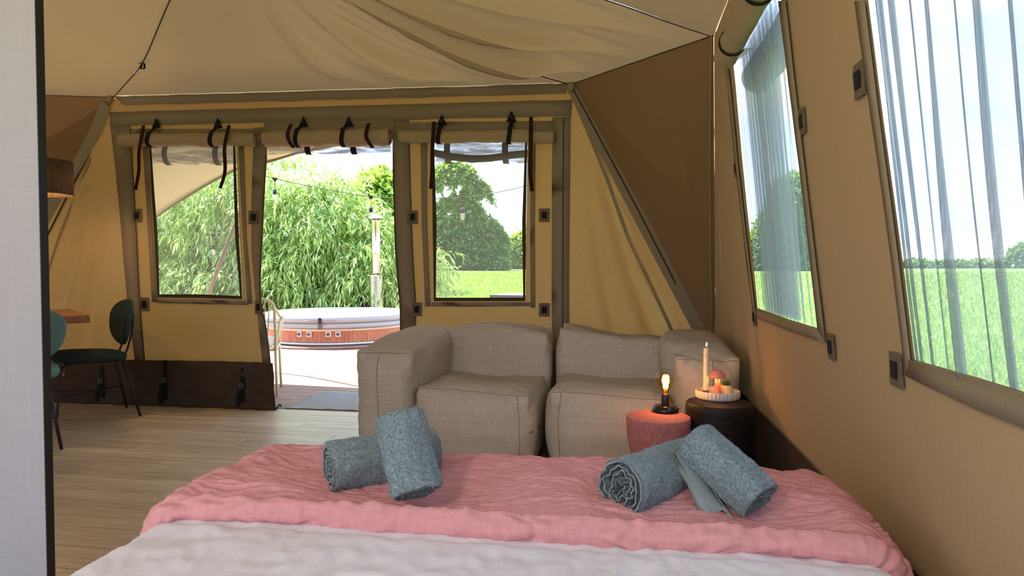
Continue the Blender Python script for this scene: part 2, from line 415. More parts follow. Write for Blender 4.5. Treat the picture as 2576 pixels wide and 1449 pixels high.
# zip lines
for P in ([(331, 325), (340, 470), (347, 600), (354, 750), (367, 905)], [(672, 390), (663, 560), (657, 700), (659, 760), (671, 820), (682, 905), (693, 1030)],
          [(990, 385), (996, 620), (1007, 760), (1009, 840)], [(1030, 330), (1038, 600), (1047, 760)], [(1418, 296), (1416, 700), (1417, 1000)]):
    m = MB(); m.tube([aty(*p)+Vector((0, -.014, 0)) for p in spline([(a, b, 0) for a, b in P], 14) for p in [(p[0], p[1])]], .0035, 5)
    m.build('zip_line', tape_dark, wf, True)
# skirt along the foot of the wall
def dS(u, v):
    d = .004*n3(u*4, v*4)
    for c, zc in ((xz(424, 965)[0], .18), (xz(617, 980)[0], .18), (xz(265, 960)[0], .18)):
        r = math.hypot((u-c), (v-zc)*.8); a = math.atan2(v-zc, u-c)
        d += .030*math.exp(-r/.25)*math.sin(a*9+2)*(r/(r+.06)) - .012*math.exp(-(r/.06)**2)
    return d + .012*max(0, .12-v)/.12*(.5+n3(u*3, 7))
sk = cloth('skirt', [xz(692, 912), xz(620, 909), xz(500, 906), xz(366, 905), xz(330, 903), xz(230, 900), (-5.33, .37), (-5.33, -.004), (-2.615, -.004), xz(702, 1010), xz(697, 960), xz(693, 930)],
           [], lambda u, v, d: (u, FY-.03-d-.04*max(0, 1-v/.36), v), .045, skirt_m, wf, dS, .003)
tag(sk, 'dark brown gathered skirt fabric')
cloth('skirt', [(-1.66, .37), (.62, .42), (.64, .003), (-1.66, .003)], [], lambda u, v, d: (u, FY-.03-d, v), .1, skirt_m, wf, dS, .003)
for (a, b, c, d_) in ((424, 905, 427, 1022), (617, 925, 620, 1030), (266, 915, 270, 1015)):
    t, q = aty(a, b), aty(c, d_); m = MB(); q.z = max(q.z, .02)
    mid = t.lerp(q, .45); off = Vector((0, -.05, 0))
    st = MB().ribbon(spline([t+Vector((0, -.035, 0)), t.lerp(q, .25)+off*.9, mid+off*1.1], 6), (1, 0, 0), .030, .003).build('skirt_strap', strap_m, wf)
    m.ribbon(spline([mid+off*1.1, mid.lerp(q, .5)+off*1.5+Vector((.018, 0, 0)), q+off*1.4+Vector((.012, 0, 0))], 6), (1, .2, 0), .032, .003)
    m.ribbon(spline([mid+off*1.1, mid.lerp(q, .5)+off*1.7-Vector((.02, 0, 0)), q+off*1.6-Vector((.02, 0, 0))], 6), (1, -.2, 0), .030, .003)
    m.build('strap_tail', strap_m, st)
    bk = MB(); c0 = mid+off*1.15+Vector((0, -.006, 0))
    for dx in (-.014, .014): bk.box(c0+Vector((dx, 0, 0)), (.005, .008, .036))
    for dz in (-.016, 0, .016): bk.box(c0+Vector((0, 0, dz)), (.03, .008, .005))
    bk.build('buckle', plain('grey_plastic', srgb(105, 105, 105), .4), st)
# peg hook at the foot of the door flap
h = aty(699, 1026); hk = MB().tube(spline([h+Vector((-.03, -.02, -.01)), h+Vector((0, -.03, -.004)), h+Vector((.02, -.03, .02)), h+Vector((.035, -.03, .035)), h+Vector((.045, -.03, .015))], 12), .006, 6)
hk.build('peg_hook', black_m, wf, True)

# fastener patches: taupe square with a dark hook pad
def patch(c, ux, uz, wd, hg, parent):
    """ux, uz: in-plane directions; n: outwards into the room"""
    ux = Vector(ux).normalized(); uz = Vector(uz).normalized(); nn = uz.cross(ux).normalized(); c = Vector(c)
    if nn.dot(_O-c) < 0: nn = -nn
    def pl_(w_, h_, b, t, jit=0):
        n = 5; V = []; F = []
        for k in range(2):
            for j in range(n):
                for i in range(n):
                    q = c+ux*(w_*(i/(n-1)-.5))+uz*(h_*(j/(n-1)-.5))+nn*(b+k*t+jit*n3(i*2.1+c.y*9, j*1.7, c.x*5))
                    V.append(q)
        for j in range(n-1):
            for i in range(n-1):
                a = j*n+i; F.append((a, a+n, a+n+1, a+1)); a += n*n; F.append((a, a+1, a+n+1, a+n))
        bd = [(i, i+1) for i in range(n-1)]+[(n-1+n*j, n-1+n*(j+1)) for j in range(n-1)]+[(n*n-1-i, n*n-2-i) for i in range(n-1)]+[(n*(n-1-j), n*(n-2-j)) for j in range(n-1)]
        F += [(a, b_, b_+n*n, a+n*n) for a, b_ in bd]; return V, F
    o = MB().add(*pl_(wd, hg, .007, .003, .003)).build('fastener_patch', patch_m, parent)
    MB().add(*pl_(wd*.46, hg*.50, .011, .004)).build('hook_pad', velcro_m, o)
for a, b in ((347, 543), (640, 547), (1040, 547), (1370, 542), (366, 765), (652, 773), (1050, 778), (1370, 779)):
    p = aty(a, b); p.y = FY-dF(p.x, p.z)-.006
    d = (p-_O).dot(_F); patch(p, (1, 0, 0), (0, 0, 1), (27 if a != 652 else 18)/FP*d, 34/FP*d, wf)

# ---- window screens, borders
def frame_strip(P, w_, mat, parent, name='border_strip', off=.012):
    c = Vector((sum(p[0] for p in P)/len(P), 0, sum(p[1] for p in P)/len(P))); n = len(P)
    V = []; F = []
    for x_, z_ in P:
        q = Vector((x_, 0, z_)); i_ = q+(c-q).normalized()*w_*1.3
        for yy in (FY-off, FY-off-.006): V += [(q.x, yy, q.z), (i_.x, yy, i_.z)]
    for i in range(n):
        a = i*4; b = ((i+1) % n)*4
        F += [(a+2, b+2, b+3, a+3), (a, a+1, b+1, b), (a+1, a+3, b+3, b+1), (a, b, b+2, a+2)]
    return mesh_obj(name, V, F, mat, parent, False)
for k, (P, pts) in enumerate(((win1, None), (win2, None))):
    cx = sum(p[0] for p in P)/len(P)
    s = cloth('window_%d' % (k+1), P, [], lambda u, v, d: (u, FY+.012+d, v), .12, screen_m, None, lambda u, v: .004*n3(u*3, v*3))
    tag(s, kind='structure'); frame_strip(P, .022, tape_dark, s)
    if k == 0: tag(s, 'mesh window left of the doorway')
    else: tag(s, 'mesh window right of the doorway')

# ---- rolled blinds over the openings
def blind(name, label, p0, p1, rad, y_off, straps, tails, mat=rollc, cat='blind', rolln='roll', end_r=True, grp=None):
    a, b = aty(*p0, FY-y_off), aty(*p1, FY-y_off)
    t = thing(name, label, cat, (a+b)/2, group=grp)
    n = 40; pts = [a.lerp(b, i/n)+Vector((0, .003*n3(i*.4, 2, a.x), .006*n3(i*.25, 7, a.x))) for i in range(n+1)]
    pts_, fr = frames(pts); m = MB(); seg = 40; V = []; F = []
    for i, (p, (u, v)) in enumerate(zip(pts_, fr)):
        for k in range(seg):
            an = 2*math.pi*k/seg; rr = rad*(1+.15*n3(i*.22, math.cos(an)*1.2, math.sin(an)*1.2+a.x)+.05*math.sin(i*.55+an*3+2*n3(i*.3, a.x)))
            if i in (0, n): rr *= .93
            V.append(p+u*(math.cos(an)*rr)+v*(math.sin(an)*rr))
    for i in range(n):
        for k in range(seg): l = (k+1) % seg; F.append((i*seg+k, i*seg+l, (i+1)*seg+l, (i+1)*seg+k))
    m.add(V, F); o = m.build(rolln, mat, t, True)
    # spiral ends
    for (c, dr) in ((pts_[0], -1), (pts_[-1], 1)):
        sp2 = MB()
        S = [c+Vector((0, math.cos(q*.35)*rad*.95*(1-q/75), math.sin(q*.35)*rad*.95*(1-q/75))) for q in range(64)]
        sp2.ribbon(S, (1, 0, 0), .012, .0025); sp2.build('roll_edge', mat, o, True)
    for (sx, top, bot, tri) in straps:
        q = aty(sx, top); q.y = FY-.02; ctr = a.lerp(b, (q.x-a.x)/(b.x-a.x)); cc = Vector((q.x, ctr.y, ctr.z)); R2 = rad*1.12
        P = [Vector((q.x+.006, FY-.03, q.z-.03)), Vector((q.x, cc.y-R2*.6, cc.z+R2*.85))]
        P += [cc+Vector((-.01*math.sin(g), -R2*math.cos(g), -R2*math.sin(g))) for g in (-.5, 0, .5, 1.0, 1.5, 1.9)]
        P += [Vector((cc.x-.01, FY-.012, cc.z-R2*.8))]
        st = MB().ribbon(spline(P, 22), (1, 0, 0), .032, .003).build('blind_strap', strap_m, t, True)
        if tri:
            MB().prism([Vector((q.x-.038, FY-.030, q.z-.045)), Vector((q.x+.040, FY-.030, q.z-.045)), Vector((q.x, FY-.030, q.z+.035))], (0, -.006, 0)).build('strap_tab', strap_m, st)
            MB().tube([Vector((q.x, FY-.034, q.z-.012)), Vector((q.x, FY-.043, q.z-.012))], .007, 10).build('rivet', plain('rivet', srgb(60, 60, 62), .3, .8), st)
    for P in tails:
        n_ = len(P); pts = [aty(x_, y_, FY-.03-(y_off+rad*1.15)*(1 if i else .75)+(.0 if i < n_-1 else .02)) for i, (x_, y_) in enumerate(P)]
        MB().ribbon(spline(pts, 18), (1, 0, .0), .028, .003).build('tie_strap', strap_r, t, True)
    return t
blind('rolled_blind', 'rolled canvas blind above the left mesh window, with two long brown ties', (305, 353), (644, 350), .052, .085,
      [(400, 310, 0, 1), (554, 310, 0, 1)], [[(361, 316), (350, 380), (349, 430), (341, 478)], [(576, 315), (565, 370), (566, 430), (554, 474)]], grp=None)
blind('rolled_door_flap', 'short rolled canvas flap tied up above the open doorway', (667, 349), (980, 345), .062, .095,
      [(768, 306, 0, 1), (881, 306, 0, 1)], [[(732, 312), (724, 335), (726, 352), (738, 372)], [(928, 310), (921, 335), (924, 352), (938, 372)]], cat='door flap')
blind('rolled_blind', 'rolled canvas blind above the right mesh window behind the sofa', (1008, 344), (1392, 344), .045, .08,
      [(1114, 302, 0, 1), (1288, 293, 0, 1)], [[(1092, 306), (1088, 370), (1087, 430), (1084, 475)], [(1336, 294), (1335, 370), (1334, 430), (1338, 481)]])
def film(label, p0, p1, rad, bands, tapeline=None):
    a, b = aty(*p0, FY+.12), aty(*p1, FY+.12); t = thing('rolled_clear_film', label, 'film roll', (a+b)/2)
    n = 30; V = []; F = []; seg = 28
    for i in range(n+1):
        p = a.lerp(b, i/n)
        for k in range(seg):
            an = 2*math.pi*k/seg; rr = rad*(1+.30*n3(i*.3, math.cos(an)*1.5, math.sin(an)*1.5+a.x*3)+.16*n3(i*.9, math.cos(an)*3, math.sin(an)*3))
            V.append(p+Vector((0, math.cos(an)*rr*.7, math.sin(an)*rr)))
    for i in range(n):
        for k in range(seg): l = (k+1) % seg; F.append((i*seg+k, i*seg+l, (i+1)*seg+l, (i+1)*seg+k))
    m = MB().add(V, F); m.build('roll', film_roll, t, True)
    for x_ in bands:
        q = aty(x_, 380, FY+.12); u = (q.x-a.x)/(b.x-a.x); cc = a.lerp(b, u)
        MB().ribbon([cc+Vector((0, rad*.85*math.cos(g), rad*1.2*math.sin(g))) for g in [math.pi*.45+j*math.pi*1.15/14 for j in range(15)]], (1, 0, 0), .046, .003).build('film_strap', strap_m, t, True)
    if tapeline:
        pts = [aty(x_, y_, FY+.12-rad*.82) for x_, y_ in tapeline]
        MB().ribbon(spline(pts, 16), (0, .1, 1), .055, .003).build('edge_tape', strap_m, t, True)
    return t
film('rolled clear film blind at the top of the left mesh window', (362, 389), (616, 389), .07, (425, 551))
film('rolled clear film blind under the door flap', (672, 372), (986, 370), .045, (778, 893))
film('rolled clear film blind with a dark edge in the right window', (1094, 380), (1328, 380), .078, (1130, 1274), [(1090, 384), (1130, 393), (1180, 399), (1230, 398), (1280, 391), (1330, 386)])

# ---- hip panels, side wall, back, left
def tri_panel(name, P, Q, S, n, mat, sag=.03, seed=0, kind='structure', fold=0, inward=1):
    """triangular sheet P-Q-S (apex S)"""
    V = []; F = []; idx = {}; nn = (Q-P).cross(S-P).normalized()
    if nn.dot(_O-P) < 0: nn = -nn
    for j in range(n+1):
        m = n-j
        for i in range(m+1):
            v = j/n; u = i/m if m else 0
            p = P.lerp(Q, u).lerp(S, v); e = 4*u*(1-u)*math.sin(math.pi*min(1, v*1.0)) if m else 0
            idx[i, j] = len(V)
            V.append(p-nn*e*(sag+fold*n3(u*9+seed, v*1.2, seed))+nn*.002*n3(p.x*5, p.y*5, p.z*5))
    for j in range(n):
        m = n-j
        for i in range(m):
            F.append((idx[i, j], idx[i+1, j], idx[i, j+1]))
            if i < m-1: F.append((idx[i+1, j], idx[i+1, j+1], idx[i, j+1]))
    return tag(mesh_obj(name, V, F, mat), kind=kind)
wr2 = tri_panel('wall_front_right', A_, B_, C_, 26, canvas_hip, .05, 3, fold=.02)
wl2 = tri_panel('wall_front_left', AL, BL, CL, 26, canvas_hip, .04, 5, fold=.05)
# diagonal tapes along the hips
def diag(P, w_, mat, parent, name='diagonal_strip', off=.012, n=24):
    P = [Vector(p) for p in P]; m = MB().ribbon([p+Vector((0, -off, 0)) for p in spline(P, n)], (P[-1]-P[0]).cross(Vector((0, 1, 0))), w_, .004); return m.build(name, mat, parent)
diag([aty(1441, 222), aty(1530, 395), aty(1608, 545), aty(1690, 700), aty(1775, 862)], .085, tape, wf)
diag([aty(1436, 214), aty(1520, 370), aty(1600, 520), aty(1700, 715)], .01, tape_dark, wf, 'seam_line', .018)
diag([aty(1452, 266), aty(1517, 424), aty(1545, 500), aty(1582, 600), aty(1640, 722), aty(1702, 858)], .026, tape, wf, 'seam_strip', .010)
diag([aty(279, 262), aty(240, 365), aty(178, 485), aty(105, 628), aty(20, 780)], .014, tape_dark, wf, 'seam_line', .018)
diag([aty(272, 262), aty(228, 365), aty(155, 485), aty(75, 625)], .10, tape, wl2, 'diagonal_strip', .022)
diag([aty(232, 395), aty(190, 500), aty(150, 600), aty(108, 735)], .018, tape, wf, 'seam_strip', .012)
# corner posts wrapped in tape ends
for p, s in ((A_, 1), (AL, 1)):
    m = MB(); m.lathe([(.01, -.06), (.020, -.04), (.024, -.01), (.02, .01), (.008, .02)], p+Vector((.02*s-.02, -.03, 0)), 12); m.build('corner_pad', tape, wf, True)

D_ = Vector((wx(2.42), -1.2, 2.42)); E_ = Vector((-5.3, -1.2, 2.42))
yz = lambda a, b: (lambda p: (p.y, p.z))(atw(a, b))
fw = [(3.50, 2.16), yz(1845, 165), yz(1868, 400), yz(1905, 775), yz(1985, 803), yz(2065, 828), yz(2020, 430), yz(1965, 0), (2.50, 2.16)]
nw = [(1.74, 2.16), yz(2185, 0), yz(2235, 400), yz(2302, 905), (1.3, .905), (.35, .905), (.28, 2.16)]
def dR(u, v):
    d = .004*n3(u*1.5, v*1.5)+.0015*n3(u*5, v*5, 3)
    if v < 1.0 and u > 2.8: d += .012*math.sin((u-v*.35)*14)*math.exp(-((v-.65)/.28)**2)*min(1, (u-2.8)/.5)*(.5+.5*n3(u*3, v))
    return d
toR = lambda u, v, d: (wx(v)-d, u, v)
wr = tag(cloth('wall_right', [(4.91, .02), (4.91, .5), (B_.y+.035, 2.435), (-1.2, 2.42), (-1.2, .02)], [fw, nw], toR, .08, canvas_side, None, dR), kind='structure')
cloth('skirt', [(4.85, .01), (4.85, .43), (3.6, ZW-.005), (2.2, .425), (1.0, .43), (-1.2, .43), (-1.2, .01)], [], lambda u, v, d: (wx(v)-d-.012, u, v), .12, skirt_m, wr, dR)
def rs(name, pts, mat, off=.010, raw=False):
    P = [p if raw else yz(*p) for p in pts]
    return cloth(name, P, [], lambda u, v, d: (wx(v)-d-off, u, v), .1, mat, wr, dR, .003)
rs('sill_strip', [(1903, 777), (1985, 806), (2068, 832), (2082, 862), (1990, 832), (1908, 800)], tape)
rs('sill_strip', [yz(2300, 905), (1.3, .905), (.33, .905), (.33, .85), (1.3, .85), yz(2296, 948)], tape, raw=True)
rs('tape_strip', [(1966, 2), (2020, 430), (2065, 828), (2084, 862), (2040, 500), (1984, 2)], tape)
rs('tape_strip', [(2185, 2), (2235, 400), (2302, 908), (2292, 945), (2218, 400), (2162, 2)], tape)
rs('tape_strip', [(1836, 170), (1860, 400), (1903, 790), (1897, 790), (1853, 400), (1829, 170)], tape)
for a, b, wd, hg in ((1855, 423, .06, .075), (2025, 305, .06, .075), (1899, 797, .055, .075), (2097, 872, .06, .07), (2170, 200, .07, .075), (2265, 930, .065, .07)):
    p = atw(a, b); p.x -= dR(p.y, p.z); patch(p, (0, 1, 0), (-.0717, 0, 1), wd, hg*1.12, wr)
# corner seam of front and side
MB().tube(spline([B_+Vector((-.015, -.01, 0)), B_.lerp(C_, .35)+Vector((-.03, -.02, 0)), B_.lerp(C_, .7)+Vector((-.03, -.02, 0)), C_+Vector((-.02, -.02, 0))], 20), .005, 6).build('corner_seam', tape, wr, True)

# sheer veils gathered in the side windows (pleats are folded cloth)
def veil(poly, n0, label, k, pleats, y0, y1, z0, z1, depth, extra=None):
    V = []; F = []; ncol = 0; cols = []
    for (t, dep, wd) in pleats:
        cols += [(t-wd, 0.), (t+wd*.5, dep), (t-wd*.3, dep*.9), (t+wd*.5, dep*.7), (t-wd*.2, dep*.5), (t+wd*.5, dep*.3), (t+wd*.2, .0)]
    cols = [(-.01, 0)]+cols+[(1.01, 0)]; nz = 22
    for j in range(nz+1):
        v = j/nz
        for ci, (t, dp) in enumerate(cols):
            tt = t+.006*n3(t*4, v*2.2, 1)*1.5; dd = dp*(.75+.6*n3(t*9, v*1.7, 4)) if dp else .002*n3(t*5, v*3)
            yb, zb = y0[0]+(y1[0]-y0[0])*tt, z0; yt = y0[1]+(y1[1]-y0[1])*tt
            zz = z0+(z1-z0)*v; V.append((wx(zz)+.012-dd, yb+(yt-yb)*v, zz))
    m = len(cols)
    for j in range(nz):
        for i in range(m-1): F.append((j*m+i, j*m+i+1, (j+1)*m+i+1, (j+1)*m+i))
    o = mesh_obj('window_%d' % k, V, F, veil_m if k == 4 else veil3_m); tag(o, label, kind='structure'); return o
pl1 = []; t = .02
while t < .98:
    pl1.append((t, rnd.uniform(.006, .016), rnd.uniform(.004, .007))); t += rnd.uniform(.035, .06) if t < .5 else rnd.uniform(.05, .10)
v1 = veil(fw, 0, 'far side window with a pleated sheer veil', 3, pl1, (3.28, 3.49), (2.25, 2.49), .895, 2.15, .03)
V2 = [(wx(z_)+.03+.004*math.sin(q*2.3), y_, z_) for q in range(15) for (y_, z_) in [(3.3-.028*q*1.05, .9)]]
def sheet_r(ys0, ys1, off, amp, frq, parent, name):
    V = []; F = []; n = 60; nz = 12
    for j in range(nz+1):
        v = j/nz; zz = .895+(2.15-.895)*v
        for i in range(n+1):
            y_ = ys0[0]+(ys0[1]-ys0[0])*v; y2 = ys1[0]+(ys1[1]-ys1[0])*v; t = i/n
            V.append((wx(zz)+off+amp*math.sin(t*frq+n3(v*2, t*3)), y_+(y2-y_)*t, zz))
    for j in range(nz):
        for i in range(n): a = j*(n+1)+i; F.append((a, a+1, a+n+2, a+n+1))
    return mesh_obj(name, V, F, veil2_m, parent)
sheet_r((3.28, 3.49), (2.74, 2.80), .045, .010, 70, v1, 'inner_veil')
sheet_r((3.28, 3.49), (2.74, 2.82), .075, .008, 55, v1, 'inner_veil')
pl2 = [(.012, .010, .012), (.035, .014, .010), (.078, .018, .009), (.125, .007, .006), (.185, .024, .010), (.25, .006, .005), (.315, .024, .010), (.375, .014, .008), (.45, .007, .006), (.53, .022, .009), (.60, .006, .005), (.66, .012, .006), (.78, .018, .008), (.9, .012, .008)]
v2 = veil(nw, 0, 'near side window with widely pleated sheer veil', 4, pl2, (1.585, 1.745), (.34, .30), .895, 2.15, .03)

# rolled blind of the far side window
def side_blind():
    a, b = Vector((.476, 3.37, 2.085)), Vector((.476, 2.30, 2.085)); t = thing('rolled_blind', 'fat rolled canvas blind above the far side window, under the roof edge', 'blind', (a+b)/2)
    V = []; F = []; n = 46; seg = 36; rad = .054
    for i in range(n+1):
        p = a.lerp(b, i/n)+Vector((0, 0, .006*n3(i*.2, 3)))
        for k in range(seg):
            an = 2*math.pi*k/seg; rr = rad*(1+.07*n3(i*.3, math.cos(an), math.sin(an)))*(.5 if i == 0 else .86 if i == 1 else 1); V.append(p+Vector((math.cos(an)*rr, 0, math.sin(an)*rr)))
    for i in range(n):
        for k in range(seg): l = (k+1) % seg; F.append((i*seg+k, i*seg+l, (i+1)*seg+l, (i+1)*seg+k))
    F += [tuple(range(seg))]
    MB().add(V, F).build('roll', rollc, t, True)
    for y_ in (3.10, 2.52):
        c = a.lerp(b, (a.y-y_)/(a.y-b.y)); 
        s = MB().ribbon([c+Vector((rad*1.1*math.cos(g), 0, rad*1.1*math.sin(g))) for g in [1.0+j*4.6/20 for j in range(21)]], (0, 1, 0), .022, .003).build('blind_strap', strap_m, t, True)
        q = Vector((wx(2.19)-.012, y_+.02, 2.185)); MB().prism([q+Vector((0, -.035, -.03)), q+Vector((0, .035, -.03)), q+Vector((0, 0, .04))], (-.005, 0, 0)).build('strap_tab', strap_m, s)
side_blind()
a, b = Vector((wx(2.0)+.1, 3.45, 2.02)), Vector((wx(2.0)+.1, 2.4, 2.02)); t = thing('rolled_clear_film', 'rolled clear film outside the far side window', 'film roll', (a+b)/2)
MB().tube([a.lerp(b, i/12)+Vector((0, 0, .006*n3(i*.5, 1))) for i in range(13)], lambda s: .075*(1+.15*n3(s*6, 2)), 20, cap=False).build('roll', veil_roll, t, True)

# back and left walls (with unseen openings added for fill light) close the room
wb = tag(cloth('wall_back', [(-5.3, .01), (.69, .01), (wx(2.42), 2.42), (-5.3, 2.42)], [[(-4.9, .1), (-1.7, .1), (-1.7, 2.2), (-4.9, 2.2)], [(-1.4, .7), (.3, .7), (.3, 2.2), (-1.4, 2.2)]],
          lambda u, v, d: (u, -1.2, v), .4, canvas_side), kind='structure')
wl = tag(cloth('wall_left', [(-1.2, .01), (4.87, .01), (4.87, .42), (BL.y, 2.44), (-1.2, 2.42)], [[(.0, .9), (1.2, .9), (1.2, 2.0), (.0, 2.0)]],
          lambda u, v, d: (-5.33+.05*max(0, 1-abs(v-1)), u, v), .3, canvas_side), kind='structure')
for v_ in wl.data.vertices:
    if v_.co.z > .42:
        f_ = (v_.co.z-.42)/2.0; v_.co.x += (BL.x+5.33)*f_*max(0, min(1, (v_.co.y+1.2)/(BL.y+1.2)))

# ---- ceiling: sheets hung between the seams and the peak
PK = Vector((-2.2, 3.4, 3.0))
def seamcurve(a, px_):
    e_ = PK-a; n_ = (e_.y, -e_.x, 0); P = [a]
    for q in px_: P.append(onp(q[0], q[1], n_, a))
    P.append(PK); n = 30; L = [0]
    for i in range(1, len(P)): L.append(math.hypot(P[i].x-a.x, P[i].y-a.y)/math.hypot(e_.x, e_.y))
    out = []
    zz_ = np.interp(np.linspace(0, 1, 61), L, [p.z for p in P]); n = 60
    for _ in range(30): zz_[1:-1] = (zz_[:-2]+2*zz_[1:-1]+zz_[2:])/4
    for i in range(n+1):
        v = i/n; x_ = a.x+e_.x*v; y_ = a.y+e_.y*v
        z_ = float(zz_[i]); out.append(Vector((x_, y_, z_)))
    return out
sA = seamcurve(A_+Vector((0, 0, 0)), [(1113, 115), (860, 0)]); sL = seamcurve(AL, [(360, 160), (425, 0)]); sB = seamcurve(B_, [(1651, 48), (1558, 0)])
def simple(a): return [Vector((a.x+(PK.x-a.x)*i/60, a.y+(PK.y-a.y)*i/60, a.z+(PK.z-a.z)*(i/60)**1.25)) for i in range(61)]
sBL, sD, sE = simple(BL), simple(D_), simple(E_)
def roof(S0, S1, fold, seed, nu=64, sag=.05):
    V = []; F = []; n = 60
    for j in range(n+1):
        for i in range(nu+1):
            u = i/nu; p = S0[j].lerp(S1[j], u); v = j/n; e_ = 4*u*(1-u)
            d = -sag*e_*math.sin(math.pi*v)*.8 + fold(u, v)*min(1, e_*2.5)*min(1, v*4)
            V.append(p+Vector((0, 0, d+.002*n3(p.x*6, p.y*6, seed))))
    for j in range(n):
        for i in range(nu): a = j*(nu+1)+i; F.append((a, a+1, a+nu+2, a+nu+1))
    return V, F
def fA(u, v):  # front sheet: folds gather towards its right seam
    k = max(0, (u-.42)/.58)**1.2
    return -k*.16*((1-abs(math.sin(u*15+v*.9+.5*n3(u*3, v*2))))**2)*math.sin(math.pi*min(1, v*1.25+.1))+k*(.07*math.sin(u*30+v*1.5+1.2*n3(u*3, v*2))+.05*math.sin(u*61+v*4))*math.sin(math.pi*min(1, v*1.25+.1))+.006*n3(u*6, v*3)
def fB(u, v):
    return -.17*((1-abs(math.sin(u*11+v*1.2+.6*n3(u*2, v*2, 3))))**2)*(1-u)**.7*math.sin(math.pi*min(1, v*1.2+.05))+(.07*math.sin(u*21+v*2.0+1.4*n3(u*2, v*1.5, 4))+.05*math.sin(u*43+1))*(1-u)**.7*math.sin(math.pi*min(1, v*1.2+.05))+.006*n3(u*5, v*3, 8)
f0 = lambda u, v: .008*n3(u*4, v*3, 6)
cv = MB()
ceil_ = tag(cv.add(*roof(sL, sA, fA, 1, 150)).add(*roof(sA, sB, fB, 2, 120)).add(*roof(sB, sD, f0, 3, 40)).add(*roof(sD, sE, f0, 4, 30)).add(*roof(sE, sBL, f0, 5, 20)).add(*roof(sBL, sL, f0, 6, 40)).build('ceiling', canvas_roof, None, True), kind='structure')
for S in (sA, sL, sB):
    MB().tube([p+Vector((0, 0, -.006)) for p in S[:56]], .004 if S is not sB else .003, 5).build('roof_seam', cord_m, ceil_, True)
MB().tube([A_+Vector((0, -.01, .0)), B_+Vector((0, -.01, 0))], .004, 5).build('roof_seam', cord_m, ceil_)
MB().tube([AL+Vector((0, -.01, .0)), BL+Vector((0, -.01, 0))], .004, 5).build('roof_seam', cord_m, ceil_)
for S, q in ((sA, (1113, 115)), (sL, (360, 160))):
    c = min(S, key=lambda p: (Vector(((p-_O).dot(_R)/(p-_O).dot(_F)*FP+1288-q[0], -(p-_O).dot(_U)/(p-_O).dot(_F)*FP+724.5-q[1]))).length)
    e_ = Vector((.035, -.03, -.035)) if S is sL else Vector((.02, -.04, -.03))
    MB().ribbon(spline([c+Vector((-.02, 0, 0)), c+e_*.5+Vector((.012, 0, .006)), c+e_*1.5, c+e_*1.1-Vector((.02, 0, .01)), c+Vector((.0, 0, -.012))], 14), (0, 1, .3), .020, .004).build('hanging_loop', strap_m, ceil_, True)

# ---- partition at the left
q = atd(104, 724, 1.9); pX, pY = q.x, q.y
pm_ = fabric('partition_cloth', srgb(168, 162, 164), .03, 220, .22, slub=.5)
pt = tag(MB().box(((pX-3.4)/2, pY+.012, 1.2), (pX+3.4, .024, 2.36)).build('wall_partition', pm_), kind='structure')
MB().box((pX+.0015, pY+.011, 1.2), (.003, .0265, 2.37)).build('edge_trim', black_m, pt)
# ================================================================== BED
ZB = .52; BX0, BX1, BY0, BY1 = -1.075, .555, -.15, 1.875
bed = thing('bed', 'low double bed on a dark base under white and pink covers', 'bed', ((BX0+BX1)/2, 1, 0))
MB().box(((BX0+BX1)/2, (BY0+BY1)/2-.02, .13), (BX1-BX0-.1, BY1-BY0-.1, .26)).build('base', fabric('bed_base', srgb(70, 66, 62)), bed)
def rbox(c, h, e, n):
    V = []; F = []; ix = {}
    def vid(p):
        k = tuple(round(q*n) for q in p)
        if k not in ix:
            s = (sum(abs(q)**e for q in p))**(1/e); ix[k] = len(V); V.append(Vector((c[0]+h[0]*p[0]/s, c[1]+h[1]*p[1]/s, c[2]+h[2]*p[2]/s)))
        return ix[k]
    for ax in range(3):
        for sg in (-1, 1):
            for i in range(n):
                for j in range(n):
                    q = []
                    for a, b in ((i, j), (i+1, j), (i+1, j+1), (i, j+1)):
                        p = [0, 0, 0]; p[ax] = sg; p[(ax+1) % 3] = a*2/n-1; p[(ax+2) % 3] = b*2/n-1; q.append(vid(p))
                    F.append(tuple(q if sg > 0 else q[::-1]))
    return V, F
MB().add(*rbox(((BX0+BX1)/2, (BY0+BY1)/2-.02, .38), ((BX1-BX0)/2*1.02-.04, (BY1-BY0)/2*1.0-.03, .125), 12, 16)).build('mattress', fabric('mattress', srgb(225, 222, 218)), bed, True)
def drape(s, t, x0, x1, y0, y1, zt, r):
    """flat cloth point (s,t) laid over a rounded block"""
    ix0, ix1, iy1 = x0+r, x1-r, y1-r
    cx = min(max(s, ix0), ix1); cy = min(t, iy1); dx, dy = s-cx, t-cy; d = math.hypot(dx, dy)
    if d < 1e-9: return Vector((s, t, zt)), Vector((0, 0, 1))
    ux, uy = dx/d, dy/d; q = r*math.pi/2
    if d < q: a = d/r; o, dn, nn = r*math.sin(a), r*(1-math.cos(a)), Vector((ux*math.sin(a), uy*math.sin(a), math.cos(a)))
    else: o, dn, nn = r+.05*(d-q), r+(d-q), Vector((ux, uy, 0))
    return Vector((cx+ux*o, cy+uy*o, zt-dn)), nn
def crinkle(s, t):
    w_ = n3(s*1.7, t*2.6, 3)*.6+n3(s*5, t*6, 8)*.22; q = n3(s*1.3+5, t*1.8, 2)
    a = n3(s*5+q*2, t*27+w_*16, 1); b = n3(s*13+3, t*70+w_*30, 2); c = n3(s*34, t*140, 6)
    return .0068*(1-abs(a)*2.2)*(.75+.8*q)+.0055*(1-abs(b)*2)+.0024*c
def dimples(x_, y_):
    d = 0
    for cx, cy, rr, am in ((-.62, 1.50, .17, .026), (-.40, 1.55, .17, .024), (.17, 1.49, .18, .026), (.38, 1.48, .15, .024)): d -= am*math.exp(-((x_-cx)**2+(y_-cy)**2)/rr**2)
    return d
